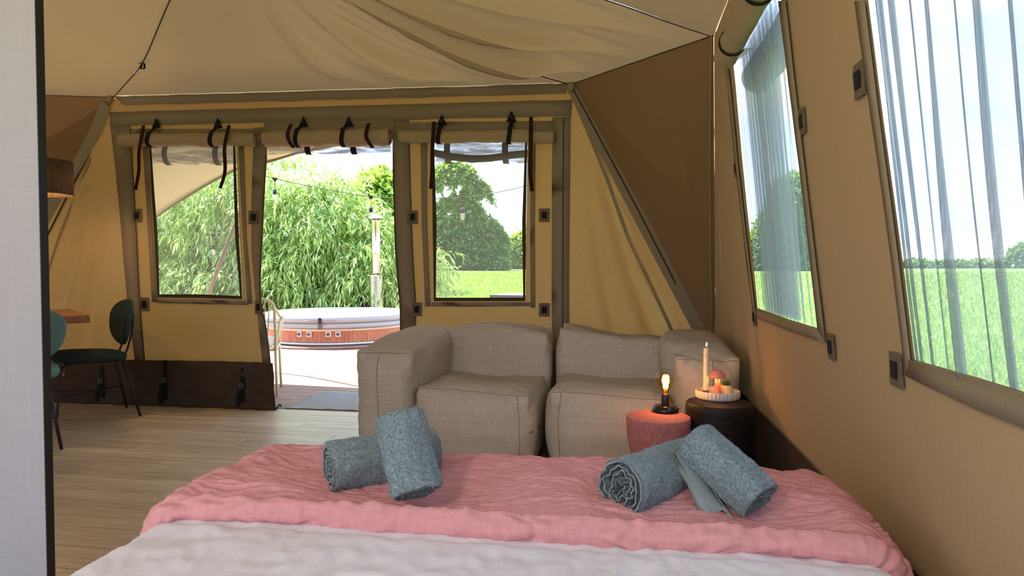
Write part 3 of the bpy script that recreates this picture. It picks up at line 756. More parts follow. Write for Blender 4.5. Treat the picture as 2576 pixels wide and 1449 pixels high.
quilt_m = fabric('pink_muslin', srgb(216, 152, 151), .07, 160, .45, slub=.4)
def quilt():
    x0, x1, y1, zt, r = BX0-.015, BX1+.01, BY1+.03, .577, .10; fr = .035; yf = 1.385+fr
    ns, n_t = 440, 250; s0, s1 = x0-.26, x1+.24; V = []; F = []
    tl = [-(math.pi*fr)*(1-i/26) for i in range(26)]+[(y1+.30-yf)*(i/(n_t-26))**1.0 for i in range(n_t-25)]
    for t in tl:
        for i in range(ns+1):
            s = s0+(s1-s0)*i/ns; yfs = yf+.012*n3(s*2.2, 5)-.02*max(0, s-.2)-.10*max(0, -s-.85)
            if t < 0:
                a = -t/fr; off = fr*(1+.12*n3(s*5, a, 3)); base, nn = drape(s, yfs, x0, x1, 0, y1, zt, r)
                fwd = Vector((0, -1, 0)); p = base+nn*(-off+off*math.cos(a))+fwd*(off*math.sin(a)*1.0)
                nr = nn*math.cos(a)+fwd*math.sin(a)
                d = .008*n3(s*24+n3(s*6, a)*1.5, a*.5, 4)+.004*n3(s*60, a*.7, 8)+.008*n3(s*5, a, 1)
                p += nr*d
            else:
                p, nn = drape(s, yfs+t, x0, x1, 0, y1, zt, r)
                k = min(1, t/.06); fl_ = (1-k)*(.008*n3(s*24+n3(s*6, 0)*1.5, 0, 4)+.004*n3(s*60, 0, 8)+.008*n3(s*5, 0, 1))
                d = k*crinkle(s, yfs+t)+fl_+k*(.011*n3(s*3.2, t*4.5, 5)+.006*n3(s*8, t*11, 9))+(dimples(p.x, p.y) if nn.z > .7 else 0)
                p += nn*d
            V.append(p)
    m = len(tl)
    for j in range(m-1):
        for i in range(ns): a = j*(ns+1)+i; F.append((a, a+1, a+ns+2, a+ns+1))
    return tag(mesh_obj('blanket', V, F, quilt_m), 'folded dusty pink crinkled muslin blanket across the foot of the bed', 'blanket')
quilt()
def duvet():
    x0, x1, y1, zt, r = BX0+.0, BX1+.0, BY1, .524, .09; ns, n_t = 260, 190; s0, s1 = x0-.3, x1+.24; V = []; F = []
    for j in range(n_t+1):
        t = BY0-.05+(1.62-BY0+.05)*j/n_t
        for i in range(ns+1):
            s = s0+(s1-s0)*i/ns; p, nn = drape(s, t, x0, x1, 0, 9, zt, r); w_ = n3(s*1.5, t*1.5, 2)
            d = .004*n3(s*3, t*3, 7)+.0045*(1-2.2*abs(n3(s*7+w_*4, t*9+s*5, 4)))+.0036*(1-2*abs(n3(s*24+t*14+w_*6, t*15, 3)))+.0012*n3(s*60, t*90, 5)
            if t > 1.36: d -= .004
            V.append(p+nn*d)
    for j in range(n_t):
        for i in range(ns): a = j*(ns+1)+i; F.append((a, a+1, a+ns+2, a+ns+1))
    return tag(mesh_obj('duvet', V, F, fabric('white_muslin', srgb(226, 222, 226), .03, 150, .5, slub=.6)), 'white crinkled cotton duvet cover on the near half of the bed', 'duvet')
duvet()

# ================================================================== TOWELS
towel_m = terry('terry', srgb(142, 158, 160))
hem_m = fabric('towel_hem', srgb(146, 158, 158), .06, 400, .2)
pile_m = terry('terry_pile', srgb(158, 174, 176))
def towel(label, p0, p1, R, turns=4.2, seed=0, squash=1.0, flap=None, wav=.10, open0=True, hem=False):
    """rolled towel with its axis from p0 to p1"""
    p0, p1 = Vector(p0), Vector(p1); ax = (p1-p0).normalized(); L = (p1-p0).length
    up = Vector((0, 0, 1)); u = (up-ax*up.dot(ax)).normalized(); v = ax.cross(u)
    t = thing('rolled_towel', label, 'towel', ((p0+p1)/2).to_tuple()[:2]+(.56,))
    K = 300; seed_ = seed; r0 = .010; pitch = (R-r0)/turns; th = pitch*.80; sec = []
    def rad(a, f, side):
        base = R-(R-r0)*(1-f)**.92
        wv = wav*pitch*(1+3*(1-f))*n3(math.cos(a)*2.4, math.sin(a)*2.4, seed+f*6)*(2.2 if f < .93 else .6)
        return base+wv-(th if side else 0)
    A0 = 2*math.pi*turns; ph = math.pi*1.05-A0
    for i in range(K+1): f = i/K; sec.append((A0*f+ph, f, 0))
    for i in range(K, -1, -1): f = i/K; sec.append((A0*f+ph, f, 1))
    m = len(sec); nl = 44; V = []; F = []
    for j in range(nl+1):
        y_ = j/nl; e_ = min(y_, 1-y_)*L
        for (a, f, sd) in sec:
            rr = max(.003, rad(a, f, sd)); outer = f > 1-1.02/turns and sd == 0
            if outer: rr += .0028*n3(y_*L*38, math.cos(a)*R*38*1.2, math.sin(a)*R*45+seed)+.005*n3(y_*L*9, math.cos(a)*1.3, math.sin(a)*1.3+seed)
            if e_ < .012 and sd == 0: rr -= .004*(1-e_/.012)**2
            if e_ < .012 and sd == 1: rr += .002*(1-e_/.012)**2
            xx = math.cos(a)*rr; zz = math.sin(a)*rr*1.0
            dl = (.006*n3(a*1.1, f*5, seed+3)+.004*n3(a*3, seed)) * (1 if j > nl/2 else -1)*min(1, abs(2*y_-1)**4)
            q = p0+ax*(y_*L+dl+(1-f)*(.006 if j < nl/2 else -.006)*abs(2*y_-1)**4)+u*(xx*squash)+v*zz
            V.append(q)
    for j in range(nl):
        for i in range(m): k = (i+1) % m; F.append((j*m+i, j*m+k, (j+1)*m+k, (j+1)*m+i))
    for i in range(K):
        a, b, c, d = i, i+1, m-2-i, m-1-i
        F.append((a, b, c, d)); o_ = nl*m; F.append((o_+d, o_+c, o_+b, o_+a))
    body = mesh_obj('towel_roll', V, F, towel_m, t)
    # terry pile: short loops standing on the outer turn
    PV = []; PF = []; r2 = random.Random(seed+5); N = 15000
    for _ in range(N):
        a = r2.random()*2*math.pi; y_ = r2.random(); f = 1-((A0+ph-a) % (2*math.pi))/A0
        rr = rad(a, f, 0)+.0028*n3(y_*L*38, math.cos(a)*R*38*1.2, math.sin(a)*R*45+seed)+.005*n3(y_*L*9, math.cos(a)*1.3, math.sin(a)*1.3+seed)
        e_ = min(y_, 1-y_)*L
        if e_ < .012: rr -= .004*(1-e_/.012)**2
        nn = u*(math.cos(a)*squash)+v*math.sin(a); q = p0+ax*(y_*L)+nn*(rr-.0005)
        tg = Vector((r2.uniform(-1, 1), r2.uniform(-1, 1), r2.uniform(-1, 1))).cross(nn).normalized()
        h_ = nn*r2.uniform(.0016, .0034)+tg.cross(nn)*r2.uniform(-.0014, .0014); w_ = tg*.0007; b = len(PV)
        PV += [q-w_, q+w_, q+h_+w_*.6, q+h_-w_*.6]; PF.append((b, b+1, b+2, b+3))
    tag(mesh_obj('terry_pile', PV, PF, pile_m, t, False), kind='stuff')
    if flap:
        (fa, fb, wd, dr) = flap; fa, fb, wd = Vector(fa), Vector(fb), Vector(wd); n = 16; mm = 10
        FVs = []; FF = []
        for k in range(2):
            for j in range(n+1):
                for i in range(mm+1):
                    q = fa.lerp(fb, j/n)+wd*(i/mm)+Vector((0, 0, (.004*n3(j*.5, i*.5, seed)+(0 if k else -dr)+.003*n3(j*1.3, seed))))
                    FVs.append(q)
        w1 = mm+1
        for k in range(2):
            o_ = k*w1*(n+1)
            for j in range(n):
                for i in range(mm): a = o_+j*w1+i; FF.append((a, a+1, a+w1+1, a+w1) if k else (a, a+w1, a+w1+1, a+1))
        H = w1*(n+1); bd = [j*w1 for j in range(n+1)]+[n*w1+i for i in range(1, w1)]+[j*w1+mm for j in range(n-1, -1, -1)]+[i for i in range(mm-1, 0, -1)]
        for i in range(len(bd)): a, b = bd[i], bd[(i+1) % len(bd)]; FF.append((a, b, b+H, a+H))
        mesh_obj('towel_end', FVs, FF, hem_m, t)
    return t
towel('grey green rolled towel lying flat on the left, beneath the leaning one', atd(822, 1171, 1.66), atd(1090, 1132, 1.80), .067, 3.6, 1, .98,
      flap=(atd(885, 1234, 1.69), atd(965, 1206, 1.76), Vector((.05, .02, 0)), .005))
towel('grey green rolled towel leaning almost upright on the left pair', atd(1046, 1243, 1.525), atd(1000, 1046, 1.60), .069, 4.0, 2, .9)
towel('thick grey green rolled towel with the open spiral facing the viewer, right pair', atd(1556, 1226, 1.50), atd(1745, 1160, 1.78), .068, 4.6, 3, 1.04, wav=.2,
      flap=(atd(1590, 1292, 1.50), atd(1705, 1240, 1.66), Vector((.055, .01, 0)), .006))
tw = towel('grey green rolled towel leaning over the right towel, its hem hanging down', atd(1912, 1262, 1.48), atd(1742, 1106, 1.60), .066, 3.4, 4, .95, wav=.2)
# hanging hem of the leaning towel
hp = spline([atd(1684, 1142, 1.63), atd(1706, 1185, 1.59), atd(1738, 1240, 1.545), atd(1760, 1290, 1.51)], 14)
hq = spline([atd(1724, 1130, 1.62), atd(1770, 1190, 1.58), atd(1812, 1250, 1.53), atd(1850, 1298, 1.49)], 14)
V = []; F = []
for i, (a, b) in enumerate(zip(hp, hq)):
    for k in range(9): q = a.lerp(b, k/8); V.append(q+Vector((0, .010*math.sin(k*1.1+i*.15), .006*math.sin(k*1.4+.5))))
for i in range(14):
    for k in range(8): a = i*9+k; F.append((a, a+1, a+10, a+9))
o = mesh_obj('towel_end', V, F, hem_m, tw); md = o.modifiers.new('thickness', 'SOLIDIFY'); md.thickness = .005

# ================================================================== SOFA MODULES
linen = fabric('linen', srgb(190, 179, 162), .10, 330, .35, slub=.55, big=.1, bigs=5)
seam_m = plain('seam_thread', srgb(120, 110, 96), .9)
cl_ = thing('fill_lamp', 'added round white fabric lamp for fill light, unseen above the head of the bed', 'lamp', (-.9, -.55, 2.2))  # lamp added out of view to give the room more fill light
MB().lathe([(.16, -.09), (.16, .09), (.156, .09), (.156, -.09)], (-.9, -.55, 2.2), 40, close=True).build('shade', fabric('white_shade', srgb(230, 225, 215), .03, 200, .1, .5), cl_, True)
MB().lathe([(.001, -.05), (.028, -.03), (.03, 0), (.014, .05), (.001, .06)], (-.9, -.55, 2.2), 20).build('bulb', plain('fill_bulb', (1, .9, .78, 1), .4, emis=(1, .86, .68, 1), estr=6), cl_, True)
MB().tube([(-.9, -.55, 2.26), (-.9, -.55, 2.75)], .004, 6).build('cord', black_m, cl_)
ll_ = bpy.data.lights.new('fill_light', 'POINT'); ll_.energy = 26; ll_.color = (1, .86, .70); ll_.shadow_soft_size = .12
lq = bpy.data.objects.new('fill_light', ll_); C.objects.link(lq); lq.location = (-.9, -.55, 2.03)
def cushion(name, x0, x1, y0, y1, z0, z1, e, parent, deform=None, seams=(), seed=0, n=46, amp=.013):
    c = ((x0+x1)/2, (y0+y1)/2, (z0+z1)/2); h = ((x1-x0)/2, (y1-y0)/2, (z1-z0)/2); k0 = 0
    def mp_(p, out=0):
        s = (sum(abs(q)**e for q in p))**(1/e); q = Vector([h[i]*p[i]/s for i in range(3)])
        # corners keep pinched ears
        ear = max(0, (abs(p[0])*abs(p[1])*abs(p[2]))-.55)/.45; q *= 1+.10*ear
        w_ = Vector(c)+q; d = amp*n3(w_.x*5+seed, w_.y*5, w_.z*5)+amp*.5*n3(w_.x*13, w_.y*13+seed, w_.z*9)
        edge = sorted([abs(t) for t in p])[1]
        d += .006*edge**3*math.sin((w_.x+w_.y*.7+w_.z*1.3)*70+seed)*max(0, n3(w_.x*3, w_.y*3, w_.z*3+seed)+.2)
        w_ += q.normalized()*(d+out)
        return deform(w_, p) if deform else w_
    V = []; F = []; ix = {}
    def vid(p):
        k = tuple(round(q*n) for q in p)
        if k not in ix: ix[k] = len(V); V.append(mp_(p))
        return ix[k]
    for ax in range(3):
        for sg in (-1, 1):
            for i in range(n):
                for j in range(n):
                    q = []
                    for a, b in ((i, j), (i+1, j), (i+1, j+1), (i, j+1)):
                        p = [0, 0, 0]; p[ax] = sg; p[(ax+1) % 3] = a*2/n-1; p[(ax+2) % 3] = b*2/n-1; q.append(vid(tuple(p)))
                    F.append(tuple(q if sg > 0 else q[::-1]))
    o = mesh_obj(name, V, F, linen, parent)
    for S in seams:
        P = []
        for a, b in zip(S[:-1], S[1:]):
            for i in range(14): P.append(mp_(tuple(a[k]+(b[k]-a[k])*i/14 for k in range(3)), .0005))
        P.append(mp_(S[-1], .0005)); MB().tube(P, .0017, 5).build('seam', seam_m, o, True)
    return o
SY0, SY1 = 3.42, 4.52
def sofa(x0, x1, armx, label, seed, back_tilt):
    left = armx < (x0+x1)/2; t = thing('sofa_module', label, 'sofa', ((x0+x1)/2, (SY0+SY1)/2, 0), group=None)
    a0, a1 = (x0, x0+.335) if left else (x1-.335, x1); s0, s1 = (a1-.03, x1) if left else (x0, a0+.03)
    sg = 1 if left else -1
    def dseat(p, q):
        # front lip higher than the sagging middle
        if q[2] > 0: p.z -= .055*math.exp(-((p.y-3.98)/.26)**2)*math.exp(-((p.x-(s0+s1)/2)/.26)**2)*q[2] ; p.z += .012*math.sin((p.x-s0)*6+seed)
        p.y -= .03*max(0, 1-abs(q[2]))*(1 if q[1] < 0 else 0)
        return p
    cushion('seat', s0, s1, SY0+.02, 4.25, .0, .475, 4.4, t, dseat,
            [((-.80*sg if False else .80*sg*1, -1, -.9), (.80*sg, -1, .93)), ((-.98, -1, .97), (-.3, -1, .985), (.3, -1, .985), (.98, -1, .97))], seed)
    def dback(p, q):
        k = max(0, (p.z-.35)/.4); p.y += .05*k; u = (p.x-s0)/(s1-s0)
        p.z += back_tilt(u)*max(0, min(1, (p.z-.4)/.25))
        p.y += .03*math.sin(u*3.14)*max(0, -q[1])
        return p
    cushion('backrest', s0-.02 if left else s0, s1 if left else s1+.02, 4.13, SY1, .05, .722, 6, t, dback,
            [((-.95, -.2, 1), (0, -.35, 1), (.95, -.2, 1))], seed+2)
    def darm(p, q):
        u = (p.y-SY0)/(SY1-SY0); bul = math.exp(-((u-.45)/.3)**2)
        if q[0]*sg > 0: p.x += sg*.075*bul*max(0, (p.z-.25)/.4)*(1 if True else 0)
        if q[2] > 0: p.z += .030*u - .012*math.exp(-((u-.12)/.1)**2)
        return p
    cushion('armrest', a0, a1, SY0-.01, SY1, .0, .695, 4.8, t, darm,
            [((-.08*sg, -1, -.95), (-.05*sg, -1, .0), (-.12*sg, -1, .95)), ((-.96, -1, .94), (-.3, -1, .985), (.3, -1, .97), (.96, -1, .94))], seed+4)
    return t
sofa(-1.435, -.430, -1.4, 'oatmeal linen bean sofa module with its arm towards the open doorway', 1, lambda u: .010*math.sin(u*5))
sofa(-.405, .60, .6, 'oatmeal linen bean sofa module with its arm in the tent corner', 7, lambda u: -.055*u+.03*math.exp(-(u/.25)**2)-.02*math.exp(-((u-.6)/.2)**2))

# ================================================================== SIDE TABLES AND LAMPS
def stone(name, c1, c2, pits, rough=.8, bump_=.5, sc_=60):
    M = Mat(name); a = M.noise(sc_, 4); v = M.n('ShaderNodeTexVoronoi'); v.inputs['Scale'].default_value = sc_*1.6; M.l(M.vec(), v.inputs['Vector'])
    p = M.rng(v.outputs['Distance'], .12, .2); gate = M.rng(M.noise(sc_*.5, 2), .48, .52); pf = M.mixc(1, (1, 1, 1, 1), p); pf = M.mixc(gate, (1, 1, 1, 1), p)
    c = M.mixc(M.rng(a, .35, .65), c1, c2); c = M.mixc(pf, pits, c); M.l(c, M.p.inputs['Base Color']); M.p.inputs['Roughness'].default_value = rough
    M.p.inputs['Specular IOR Level'].default_value = .3; M.bump(M.mixc(.5, a, pf), bump_, .003); return M.m
pink_c = atz(1656, 1046, .45); t = thing('side_table', 'pink speckled side table with a rounded bowl body, carrying the bulb lamp', 'side table', (pink_c.x, pink_c.y, 0))
r = .138; prof = [(.001, .0), (.075, .0), (.082, .01), (.07, .06), (.062, .15), (.066, .19)]
prof += [(.138*math.sin(a)**.8, .19+.22*(1-math.cos(a))) for a in [i*math.pi/2/12 for i in range(5, 13)]]
prof += [(.139, .42), (.139, .441), (.136, .448), (.131, .45), (.001, .45)]
MB().lathe(prof, (pink_c.x, pink_c.y, 0), 56).build('table_body', stone('pink_stone', srgb(176, 106, 104), srgb(196, 126, 122), srgb(80, 44, 44)), t, auto=True)
bc = atz(1806, 1013, .50)+Vector((.008, .014, 0)); bl = thing('side_table', 'black rough side table in the corner, carrying the white tray', 'side table', (bc.x, bc.y, 0))
prof = [(.001, 0), (.12, 0), (.14, .02), (.143, .10), (.138, .16), (.146, .22), (.142, .30), (.147, .36), (.147, .47), (.145, .492), (.14, .50), (.001, .50)]
MB().lathe(prof, (bc.x, bc.y, 0), 56, lambda a, i: 1+.012*n3(math.cos(a)*3, math.sin(a)*3, i)).build('table_body', stone('black_wood', srgb(24, 18, 16), srgb(40, 30, 26), srgb(12, 9, 8), .55, .9, 40), bl, auto=True)
# bulb lamp under glass dome
lc = atz(1674, 1035, .451); lx, ly, lz = lc.x, lc.y, .4505; k = (lc-_O).dot(_F)/FP
lamp = thing('cloche_lamp', 'glass dome lamp with a glowing filament bulb on a black foot', 'lamp', (lx, ly, lz))
foot = plain('black_gloss', srgb(18, 14, 13), .2, 0, .6); R = 31*k
MB().lathe([(.001, 0), (R*1.0, 0), (R*1.04, .006), (R*1.04, .013), (R*.97, .018), (R*.93, .020), (R*.93, .026), (.001, .028)], (lx, ly, lz), 48).build('foot', foot, lamp, True)
MB().lathe([(.001, .026), (.017, .026), (.018, .03), (.018, .078), (.016, .081), (.001, .081)], (lx, ly, lz), 32).build('socket', plain('socket', srgb(30, 18, 14), .45), lamp, True)
H = .195; Rd = R*.92
prof = [(Rd, .02), (Rd, .06), (Rd, H-Rd)]+[(Rd*math.cos(a), H-Rd+Rd*math.sin(a)) for a in [i*math.pi/2/14 for i in range(1, 15)]]
MB().lathe(prof, (lx, ly, lz), 48).build('glass_dome', glassy('dome_glass', (.96, .97, .97, 1), .03, .02), lamp, True)
bz = lz+.138; Rb = .0405
prof = [(.010, -.062), (.012, -.052), (.016, -.044), (.026, -.034)]+[(Rb*math.cos(a), Rb*math.sin(a)) for a in [-math.pi/2+i*math.pi/20 for i in range(5, 21)]]
gl = MB().lathe(prof, (lx, ly, bz), 40).build('bulb', glassy('amber_glass', (1.0, .80, .50, 1), .05, .02), lamp, True)
fil = plain('filament', (1, .5, .1, 1), .5, emis=(1, .50, .13, 1), estr=38)
m = MB()
for i in range(6):
    a = i*math.pi/3+.25; dx, dy = math.cos(a)*.011, math.sin(a)*.011
    for z0 in (-.030, .001): m.tube([(lx+dx, ly+dy, bz+z0), (lx+dx*.95, ly+dy*.95, bz+z0+.026)], .0014, 6)
m.build('filament', fil, gl, True)
MB().tube([(lx, ly, bz-.055), (lx, ly, bz-.03), (lx, ly, bz+.03)], lambda s: .005-.003*s, 8).build('stem', plain('warm_glass', srgb(240, 170, 90), .2), gl, True)
pl_ = bpy.data.lights.new('bulb_light', 'POINT'); pl_.energy = 1.1; pl_.color = (1, .50, .18); pl_.shadow_soft_size = .02
po = bpy.data.objects.new('bulb_light', pl_); C.objects.link(po); po.location = (lx, ly, bz); 
MB().tube([(lx+R*.8, ly+.02, lz+.006), (lx+R*1.15, ly+.03, lz+.008), (lx+R*1.25, ly+.06, lz+.004)], .0025, 6).build('cable', black_m, lamp, True)
# tray with candle, mushroom lamp and pot
tx, ty, tz = (lambda p: (p.x, p.y, .5005))(atz(1805, 1001, .50)); kt = (Vector((tx, ty, tz))-_O).dot(_F)/FP; TR = 53*kt
cream = plain('cream_glaze', srgb(226, 212, 196), .45); cer = cream
tray = MB().lathe([(.001, .0), (TR*.93, 0), (TR*.97, .004), (TR, .012), (TR*1.0, .030), (TR*.985, .036), (TR*.94, .036), (TR*.92, .031), (TR*.915, .009), (.001, .008)], (tx, ty, tz), 216,
                  lambda a, i: 1+(.034*abs(math.sin(a*18)) if 1 <= i <= 6 else .012*abs(math.sin(a*18)) if i <= 8 else 0)).build('tray', cream, None, True)
tag(tray, 'round fluted cream tray on the black side table', 'tray')
zt_ = tz+.0085
def at_t(px, py=975): p = onp(px, py, (_F.x, _F.y, 0), (tx, ty, 0)); return p.x, p.y
cx_, cy_ = at_t(1776); cy_ += .01
cnd = thing('candle', 'tall ribbed cream candle with a white flame tip in a brown holder', 'candle', (cx_, cy_, zt_))
MB().lathe([(.001, 0), (.016, 0), (.0162, .002), (.0135, .026), (.012, .027), (.001, .022)], (cx_, cy_, zt_), 28).build('holder', plain('brown_clay', srgb(112, 78, 66), .8), cnd, True)
prof = [(.001, .022)]; z = .024; hh = 6.05
n = 25; step = (.218-.024)/n
for i in range(n):
    for q in (0, .25, .5, .75): prof.append((.0088+.0040*math.sin(q*math.pi) if q else .0086, .024+(i+q)*step))
prof += [(.0094, .218), (.008, .221), (.001, .219)]
wax = Mat('wax'); wax.p.inputs['Base Color'].default_value = srgb(238, 228, 190); wax.p.inputs['Roughness'].default_value = .45; wax.p.inputs['Subsurface Weight'].default_value = .3; wax.p.inputs['Subsurface Radius'].default_value = (.02, .015, .008)
MB().lathe(prof, (cx_, cy_, zt_), 24).build('ribbed_candle', wax.m, cnd, True)
MB().tube([(cx_, cy_, zt_+.218), (cx_, cy_, zt_+.226)], .0012, 6).build('wick', black_m, cnd)
MB().tube([Vector((cx_+.0010+.006*s*.4, cy_, zt_+.225+.024*s)) for s in [i/8 for i in range(9)]], lambda s: .0008+.0042*math.sin(math.pi*min(1, s*.95+.06))**.9*(1-s*.3), 12).build('flame', plain('flame_plastic', srgb(235, 232, 235), .4, emis=(1, .95, .95, 1), estr=.25), cnd, True)
mx_, my_ = at_t(1804); my_ -= .012
ml_ = thing('mushroom_lamp', 'small coral mushroom table lamp glowing under its cap', 'lamp', (mx_, my_, zt_))
coral = plain('coral', srgb(214, 128, 112), .38)
MB().lathe([(.001, 0), (.0175, 0), (.0178, .002), (.0105, .088), (.001, .088)], (mx_, my_, zt_), 32).build('stem', coral, ml_, True)
MB().lathe([(.001, .087), (.030, .088), (.034, .087), (.0345, .089)]+[(.0345*math.cos(a), .089+.036*math.sin(a)) for a in [i*math.pi/2/12 for i in range(1, 12)]]+[(.001, .125)], (mx_, my_, zt_), 36).build('cap', coral, ml_, True)
for i in range(4):
    ql = bpy.data.lights.new('mushroom_light', 'POINT'); ql.energy = .018; ql.color = (1, .45, .10); ql.shadow_soft_size = .003
    qo = bpy.data.objects.new('mushroom_light', ql); C.objects.link(qo); qo.location = (mx_+.021*math.cos(i*1.57+.8), my_+.021*math.sin(i*1.57+.8), zt_+.080)
gx, gy = at_t(1828); gy += .012
pot = thing('potted_grass', 'small fluted cream pot of green grass behind the coral lamp', 'plant pot', (gx, gy, zt_))
MB().lathe([(.001, 0), (.019, 0), (.021, .003), (.0245, .045), (.023, .049), (.021, .046), (.020, .040), (.001, .039)], (gx, gy, zt_), 120, lambda a, i: 1+(.05*abs(math.sin(a*9)) if 1 <= i <= 4 else 0)).build('pot', plain('ivory_glaze', srgb(228, 208, 160), .5), pot, True)
V = []; F = []; r3 = random.Random(3)
for i in range(170):
    a = r3.random()*6.283; rr = r3.random()*.016; L = r3.uniform(.025, .048); ln = r3.uniform(.1, 1.3); b = Vector((gx+rr*math.cos(a), gy+rr*math.sin(a), zt_+.040))
    dv = Vector((math.cos(a), math.sin(a), 0)); sd = Vector((-math.sin(a), math.cos(a), 0))*.0012; k0 = len(V)
    for s in range(4): q = s/3; c_ = b+dv*(L*q*q*ln*.8)+Vector((0, 0, L*q*(1-.35*q*ln))); V += [c_-sd*(1-q*.9), c_+sd*(1-q*.9)]
    for s in range(3): F.append((k0+s*2, k0+s*2+1, k0+s*2+3, k0+s*2+2))
mesh_obj('grass_blades', V, F, plain('grass_green', srgb(70, 120, 50), .6), pot, False)['kind'] = 'stuff'

# ================================================================== DINING CORNER
velvet_d = fabric('dark_velvet', srgb(42, 56, 53), .1, 500, .1, rough=.85); velvet_t = fabric('teal_velvet', srgb(98, 128, 123), .1, 500, .1, rough=.85)
def dining_chair(label, loc, rz, vel, feet=.0):
    t = thing('dining_chair', label, 'chair', (loc[0], loc[1], 0), rz, None)   # +Y is the way it faces
    m = MB(); V, F = rbox((0, .0, .452), (.235, .235, .044), 3.0, 20)
    for v in V:
        v.x *= 1+.06*v.y/.235; v.z += .012*(v.y/.235)
    m.add(V, F).build('seat', vel, t, True, True)
    # rounded wide backrest, curved around the sitter
    V, F = rbox((0, 0, 0), (.25, .030, .172), 2.5, 22)
    for v in V:
        v.x *= 1-.12*(-v.z/.17); v.y += .9*v.x*v.x; y0 = v.y; v.y = y0*math.cos(.16)-v.z*math.sin(.16)-.245; v.z = v.z*math.cos(.16)+.690
    MB().add(V, F).build('backrest', vel, t, True, True)
    fr = MB()
    for s in (-1, 1):
        fr.tube(spline([(s*.10, -.20, .42), (s*.10, -.232, .50), (s*.10, -.262, .62), (s*.10, -.275, .74)], 12), .0075, 8)
    fr.tube(spline([(-.10, -.275, .74), (0, -.29, .755), (.10, -.275, .74)], 8), .0075, 8)
    fr.tube([(-.17, -.19, .417), (.17, -.19, .417), (.17, .17, .425), (-.17, .17, .425)], .007, 8, closed=True)
    fr.build('frame', black_m, t, True, True)
    for s in (-1, 1):
        MB().tube([(s*.15, -.19, .42), (s*.205, -.285, .0)], .0095, 8).build('leg', black_m, t, True, True)
        MB().tube(spline([(s*.15, .13, .425), (s*.17, .19, .40), (s*.18, .205, .34), (s*.20, .235, .0)], 10), .0085, 8).build('leg', black_m, t, True, True)
    cr_ = MB()
    for s in (-1, 1): cr_.tube([(s*.185, -.245, .18), (-s*.19, .218, .20)], .0045, 6)
    cr_.build('cross_brace', black_m, t, True, True)
    return t
ang = math.atan2(.63, .78)   # facing (-.63,-.78)
dining_chair('dark green velvet dining chair beside the table corner, back to the left window wall', (-3.85, 4.375), math.pi-math.atan2(.63, .78)*1.0+0, velvet_d)
dining_chair('teal velvet dining chair half hidden by the pale partition, tucked under the table', (-3.69, 3.60), math.atan2(.76, .65), velvet_t)
tag_m = plain('orange_tag', srgb(205, 110, 70), .6); _ch = bpy.data.objects['dining_chair.001']; _q = atd(122, 958, 4.15)
MB().ribbon([_q+Vector((0, 0, .012)), _q, _q-Vector((0, 0, .012))], (1, 0, 0), .012, .003).build('hang_tag', tag_m, _ch)
MB().tube([_q+Vector((.008*math.cos(a), 0, -.020+.008*math.sin(a))) for a in [i*math.pi/6 for i in range(12)]], .002, 6, closed=True).build('ring', plain('ring_metal', srgb(180, 180, 175), .3, .9), _ch)
tb = thing('dining_table', 'thick wooden dining table whose corner shows beside the partition', 'table', (-4.3, 3.5, 0))
c0 = Vector((-3.46, 3.95, 0)); e1 = Vector((-.76, .65, 0)).normalized(); e2 = Vector((-.65, -.76, 0)).normalized()
def tbox(mb, a0, a1, b0, b1, z0, z1):
    P = [c0+e1*a+e2*b for a, b in ((a0, b0), (a1, b0), (a1, b1), (a0, b1))]; mb.prism([Vector((p.x, p.y, z1)) for p in P][::-1], (0, 0, z0-z1)); return mb
tt = tbox(MB(), 0, .88, 0, 1.9, .735, .785).build('tabletop', wood('walnut', srgb(112, 66, 36), srgb(180, 120, 72), (6, 6, 14), .4, .5, .6), tb)
bv_ = tt.modifiers.new('bevel', 'BEVEL'); bv_.width = .006; bv_.segments = 2
for a in (.12, .76):
    for b in (.35, 1.6): tbox(MB(), a-.02, a+.02, b-.02, b+.02, 0, .735).build('leg', black_m, tb)
# pendant lamp
pc = atd(98, 447, 4.6); pd = thing('pendant_lamp', 'dark drum shade pendant lamp hanging over the dining table', 'lamp', (pc.x, pc.y, pc.z))
sh = Mat('shade_linen'); shc = fabric('shade_linen2', srgb(92, 74, 56), .25, 160, .3, .10, srgb(190, 140, 80), slub=.8)
R = .20; hz = .115
MB().lathe([(R, -hz), (R, hz), (R-.004, hz), (R-.004, -hz)], (pc.x, pc.y, pc.z), 56, close=True).build('shade', shc, pd, True)
mt = plain('brass', srgb(190, 150, 80), .35, .9); m = MB()
for i in range(3): a = i*2.094+.4; m.tube([(pc.x, pc.y, pc.z+hz+.012), (pc.x+(R-.004)*math.cos(a), pc.y+(R-.004)*math.sin(a), pc.z+hz-.002)], .003, 6)
m.build('spider', mt, pd)
MB().lathe([(.001, .06), (.02, .06), (.02, .12), (.001, .125)], (pc.x, pc.y, pc.z), 16).build('socket', black_m, pd, True)
MB().lathe([(.001, -.04), (.022, -.03), (.03, -.005), (.026, .02), (.014, .05), (.013, .06), (.001, .06)], (pc.x, pc.y, pc.z), 20).build('bulb', plain('warm_bulb', (1, .8, .5, 1), .4, emis=(1, .62, .28, 1), estr=9), pd, True)
MB().tube([(pc.x, pc.y, pc.z+.12), (pc.x, pc.y, 2.62)], .003, 6).build('cord', black_m, pd)
l_ = bpy.data.lights.new('pendant_light', 'POINT'); l_.energy = 6; l_.color = (1, .62, .30); l_.shadow_soft_size = .045
lo = bpy.data.objects.new('pendant_light', l_); C.objects.link(lo); lo.location = (pc.x, pc.y, pc.z-.075)
